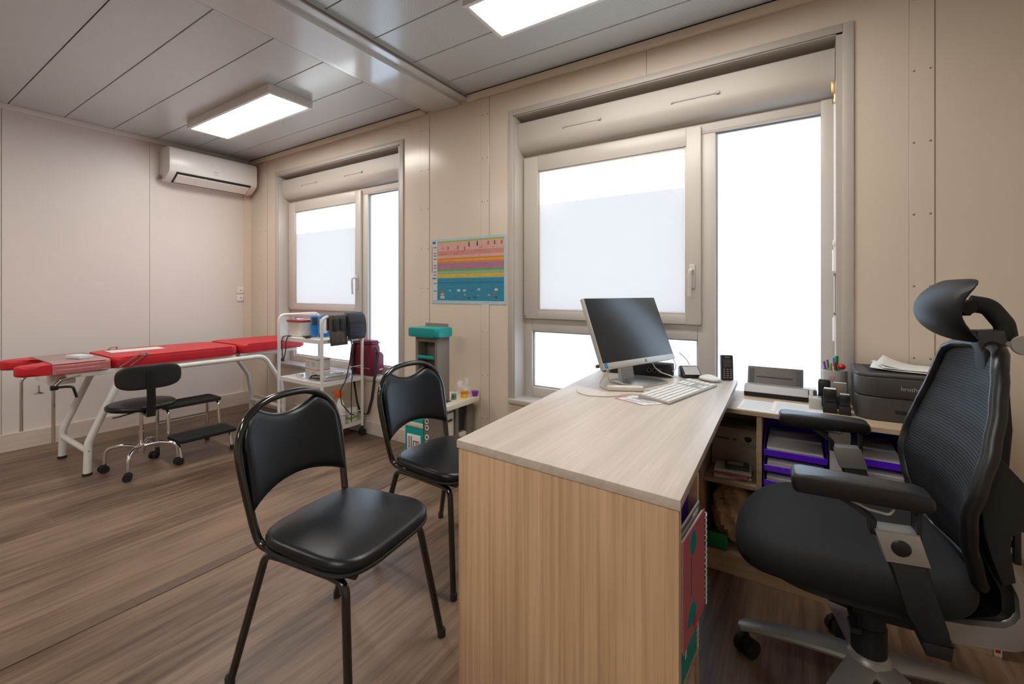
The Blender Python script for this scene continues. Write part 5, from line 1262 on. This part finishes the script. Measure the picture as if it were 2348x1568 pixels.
bb = nb(); prism(bb, [(2.345, UZ+.048), (2.351, UZ+.048), (2.386, UZ+.118), (2.382, UZ+.121)], 'x', -.190, .030, bev=.001); fl = obj('feed_tray', bb, 'traygrey', t, world=True)
bb = nb(); prism(bb, [(2.3455, UZ+.052), (2.3475, UZ+.052), (2.376, UZ+.110), (2.374, UZ+.111)], 'x', -.182, -.164); obj('paper_guide', bb, 'dgrey', fl, False, True)
bb = nb(); prism(bb, [(2.3455, UZ+.052), (2.3475, UZ+.052), (2.376, UZ+.110), (2.374, UZ+.111)], 'x', .004, .022); obj('paper_guide', bb, 'dgrey', fl, False, True)
bb = nb(); prism(bb, [(2.357, UZ+.078), (2.359, UZ+.078), (2.3605, UZ+.081), (2.3585, UZ+.081)], 'x', -.155, -.01); obj('flap_seam', bb, 'dgrey', fl, False, True)
# printed sheets
for i, (x, y, a, w, d, lab) in enumerate(((-.105, 2.085, -.04, .185, .19, 'printed sheet lying at the left on the shelf unit front edge'), (.005, 2.110, -.03, .170, .20, 'printed sheet lying right of another before the scanner'))):
    z0 = UZ+.0004+.0012*i
    tt = thing('printed_sheet', lab, 'paper', (x, y, z0), a, 'printed sheets on the shelf unit')
    bb = nb(); box(bb, -w/2, w/2, -d/2, d/2, 0, .001); obj('sheet', bb, 'paper', tt, False)
    bb = nb()
    for k in range(11): box(bb, -w/2+.012, w/2-.014-random.uniform(0, .04), -d/2+.02+k*.015, -d/2+.0225+k*.015, .0011, .0013)
    o = obj('print_lines', bb, 'inkl', tt, False); o['kind'] = 'stuff'
# pen cup with pens
t = thing('pen_cup', 'grey printed cup full of pens beside the black printer', 'pen cup', (.140, 2.325, UZ))
bb = nb(); lathe(bb, [(0, 0), (.040, 0), (.044, .004), (.044, .142), (.041, .142), (.041, .008), (0, .008)], (.140, 2.325, UZ), 32); obj('cup', bb, 'lgrey', t, world=True)
text('cup_letters', 'sz', .030, 'pink', (.118, 2.325-.0452, UZ+.105), rx(PI/2) @ ry(-.35), t)
cup = (.140, 2.325)
for i, (dx_, dy_, h, c_, capc, lab) in enumerate(((-.030, -.004, .175, 'wpaint', 'violet', 'white pen with a violet cap leaning far left in the grey cup'), (-.020, .010, .180, 'clear', 'ink', 'clear pen with dark cap second from the left in the grey cup'),
        (-.012, -.012, .170, 'lime', 'lime', 'lime green marker at the left of the grey cup'), (-.002, .012, .190, 'wpaint', 'blue', 'white pen with a blue cap in the middle of the grey cup'),
        (.006, .0, .200, 'green', 'green', 'tall green marker standing in the grey cup'), (.012, -.015, .165, 'teal', 'teal', 'short turquoise pen in the grey cup next to the green marker'),
        (.000, -.022, .178, 'card', 'redp', 'pale wooden pencil with a red end in the grey cup'))):
    tt = thing('pen', lab, 'pen', (cup[0]+dx_*.3, cup[1]+dy_*.3, UZ+.0085)); p0 = Vector((cup[0]+dx_*.3, cup[1]+dy_*.3, UZ+.012)); p1 = Vector((cup[0]+dx_*1.25, cup[1]+dy_*1.1, UZ+h)); pm = p0.lerp(p1, .80)
    bb = nb(); tube(bb, [p0, pm], .0036 if i != 4 else .006, 8); obj('barrel', bb, c_, tt, world=True)
    bb = nb(); tube(bb, [pm, p1], .0044 if i != 4 else .0066, 8); obj('cap', bb, capc, tt, world=True)
t = thing('ball_topped_pen', 'pen with round red ball top at the right of the grey cup', 'pen', (.158, 2.315, UZ+.0085))
bb = nb(); tube(bb, [(.146, 2.322, UZ+.012), (.160, 2.312, UZ+.145)], .003, 8); obj('stem', bb, 'wpaint', t, world=True)
bb = nb(); ball(bb, (.163, 2.310, UZ+.158), .014, 1, 1, .9); obj('ball_top', bb, 'redp', t, world=True)
# rubber stamps
def stamp(x, y, z, w, h, a, lab, top_='lgrey', body='black', d=.030):
    tt = thing('rubber_stamp', lab, 'stamp', (x, y, z), a, 'self-inking stamps beside the printer')
    bb = nb(); box(bb, -w/2-.002, w/2+.002, -d/2-.002, d/2+.002, 0, h*.42, bev=.003); obj('base', bb, 'blackm', tt)
    bb = nb(); box(bb, -w/2, w/2, -d/2, d/2, h*.43, h*.97, bev=.004); obj('handle', bb, body, tt)
    bb = nb(); box(bb, -w/2+.002, w/2-.002, -d/2+.002, d/2-.002, h*.972, h, bev=.002); obj('top_label', bb, top_, tt)
stamp(.114, 2.135, UZ+.0005, .042, .094, -.05, 'black self-inking stamp with white top, left one of the front pair', 'paper')
stamp(.160, 2.128, UZ+.0005, .034, .078, -.05, 'shorter black self-inking stamp with grey top touching the printer side', 'lgrey')
stamp(.100, 2.230, UZ+.0005, .042, .110, -.05, 'black stamp standing behind the front pair below the pen cup', 'blackm')
stamp(.152, 2.222, UZ+.0005, .046, .105, -.05, 'grey and black stamp behind the front pair next to the printer', 'lgrey', 'grey')
t = thing('card_holder', 'clear acrylic card holder with small cards left of the stamps', 'card holder', (.068, 2.165, UZ))
bb = nb(); box(bb, .045, .088, 2.135, 2.190, UZ+.001, UZ+.048, bev=.002); obj('holder', bb, 'clear', t, world=True)
bb = nb(); box(bb, .048, .085, 2.15, 2.185, UZ+.002, UZ+.042, bev=.0005); obj('card_block', bb, 'card', t, world=True)
bb = nb(); box(bb, .047, .060, 2.16, 2.165, UZ+.043, UZ+.075, bev=.0005, rot=rx(-.1)); obj('upright_card', bb, 'paper', t, world=True)
# laser printer
t = thing('laser_printer', 'black laser printer with rounded corner on the shelf unit behind the office chair', 'printer', (.37, 2.24, UZ))
def body(z0, z1, nm, g=0, m_='dgrey', bev=.004):
    pts = [(.545-g, 2.366-g), (.198+g, 2.366-g), (.192+g, 2.145+g)]
    for k in range(1, 7): a = PI+PI/2*k/6; pts.append((.242+(.05-g)*math.cos(a), 2.140+(.05-g)*math.sin(a)+0))
    pts += [(.545-g, 2.100+g)]
    bb = nb(); prism(bb, pts, 'z', z0, z1, bev=bev); return obj(nm, bb, m_, t, world=True)
body(UZ+.001, UZ+.085, 'paper_cassette'); body(UZ+.0855, UZ+.0885, 'shadow_gap', .003, 'dark', .0005); body(UZ+.089, UZ+.158, 'upper_body'); body(UZ+.1585, UZ+.170, 'top_cover', .002)
bb = nb(); prism(bb, [(.255, 2.0885), (.545, 2.0985), (.545, 2.096), (.255, 2.086)], 'z', UZ+.096, UZ+.150, bev=.001); obj('front_flap', bb, 'dgrey', t, world=True)
bb = nb(); box(bb, .235, .52, 2.14, 2.34, UZ+.1702, UZ+.1712, bev=.0004); obj('output_recess', bb, 'blackm', t, world=True)
text('brand_letters', 'brother', .020, 'lgrey', (.318, 2.0880, UZ+.118), rz(.034) @ rx(PI/2), t)
bb = nb(); box(bb, .30, .34, 2.092, 2.099, UZ+.030, UZ+.045, bev=.002); obj('cassette_grip', bb, 'blackm', t, world=True)
# sheets lying on the printer
for i, (x, y, a, lift, z0, lab) in enumerate(((.370, 2.245, -.18, .014, .1725, 'lower curled white sheet on top of the black printer'), (.385, 2.265, .10, .008, .1765, 'middle white sheet of the loose pile on the black printer'), (.395, 2.255, -.25, .024, .1805, 'uppermost curled white sheet on top of the black printer'))):
    bb = nb(); g = {}; nn = 12
    for u in range(nn+1):
        for v in range(nn+1):
            X_ = -.115+.23*u/nn; Y_ = -.085+.17*v/nn; zz = lift*max(0, (-X_-.01)/.1)**2*(.6+.5*v/nn)+.006*math.sin(3*u/nn+i)*.5
            g[u, v] = bb.verts.new((X_, Y_, max(0, zz)))
    for u in range(nn):
        for v in range(nn): bb.faces.new((g[u, v], g[u+1, v], g[u+1, v+1], g[u, v+1]))
    bb.transform(Matrix.Translation((x, y, UZ+z0)) @ rz(a)); o = obj('paper_sheet', bb, 'paper'); sd = o.modifiers.new('thick', 'SOLIDIFY'); sd.thickness = .0016; sd.offset = 1
    origin(o, (x, y, UZ+z0)); tag(o, lab, 'paper')
# ================================================================== FLOOR RIGHT OF THE UNIT
t = thing('power_strip', 'black power strip with plugs on the floor right of the shelf unit', 'power strip', (.70, 2.27, 0))
bb = nb(); box(bb, .60, .86, 2.24, 2.30, .001, .045, bev=.006); obj('body', bb, 'black', t, world=True)
for x in (.64, .72, .80): bb = nb(); box(bb, x-.018, x+.018, 2.245, 2.285, .0455, .085, bev=.005); obj('plug', bb, 'blackm', t, world=True)
for i in range(4):
    bb = nb(); pts = [(.58, 2.35, .45-.02*i), (.62+.02*i, 2.32, .30-.03*i), (.70, 2.26, .17-.02*i), (.80+.02*i, 2.27, .16-.025*i), (.90, 2.30, .20-.03*i), (1.0, 2.33, .06-.01*i)]
    tube(bb, pts, .0045, 8, fr=.08, fn=8); o = obj('cable', bb, 'lgrey' if i < 3 else 'bcable'); origin(o, pts[0]); tag(o, ['uppermost grey cable sagging right of the shelf unit', 'second grey cable sagging right of the shelf unit', 'lowest grey cable sagging right of the shelf unit', 'black cable sagging beneath the grey ones right of the shelf unit'][i], 'cable')
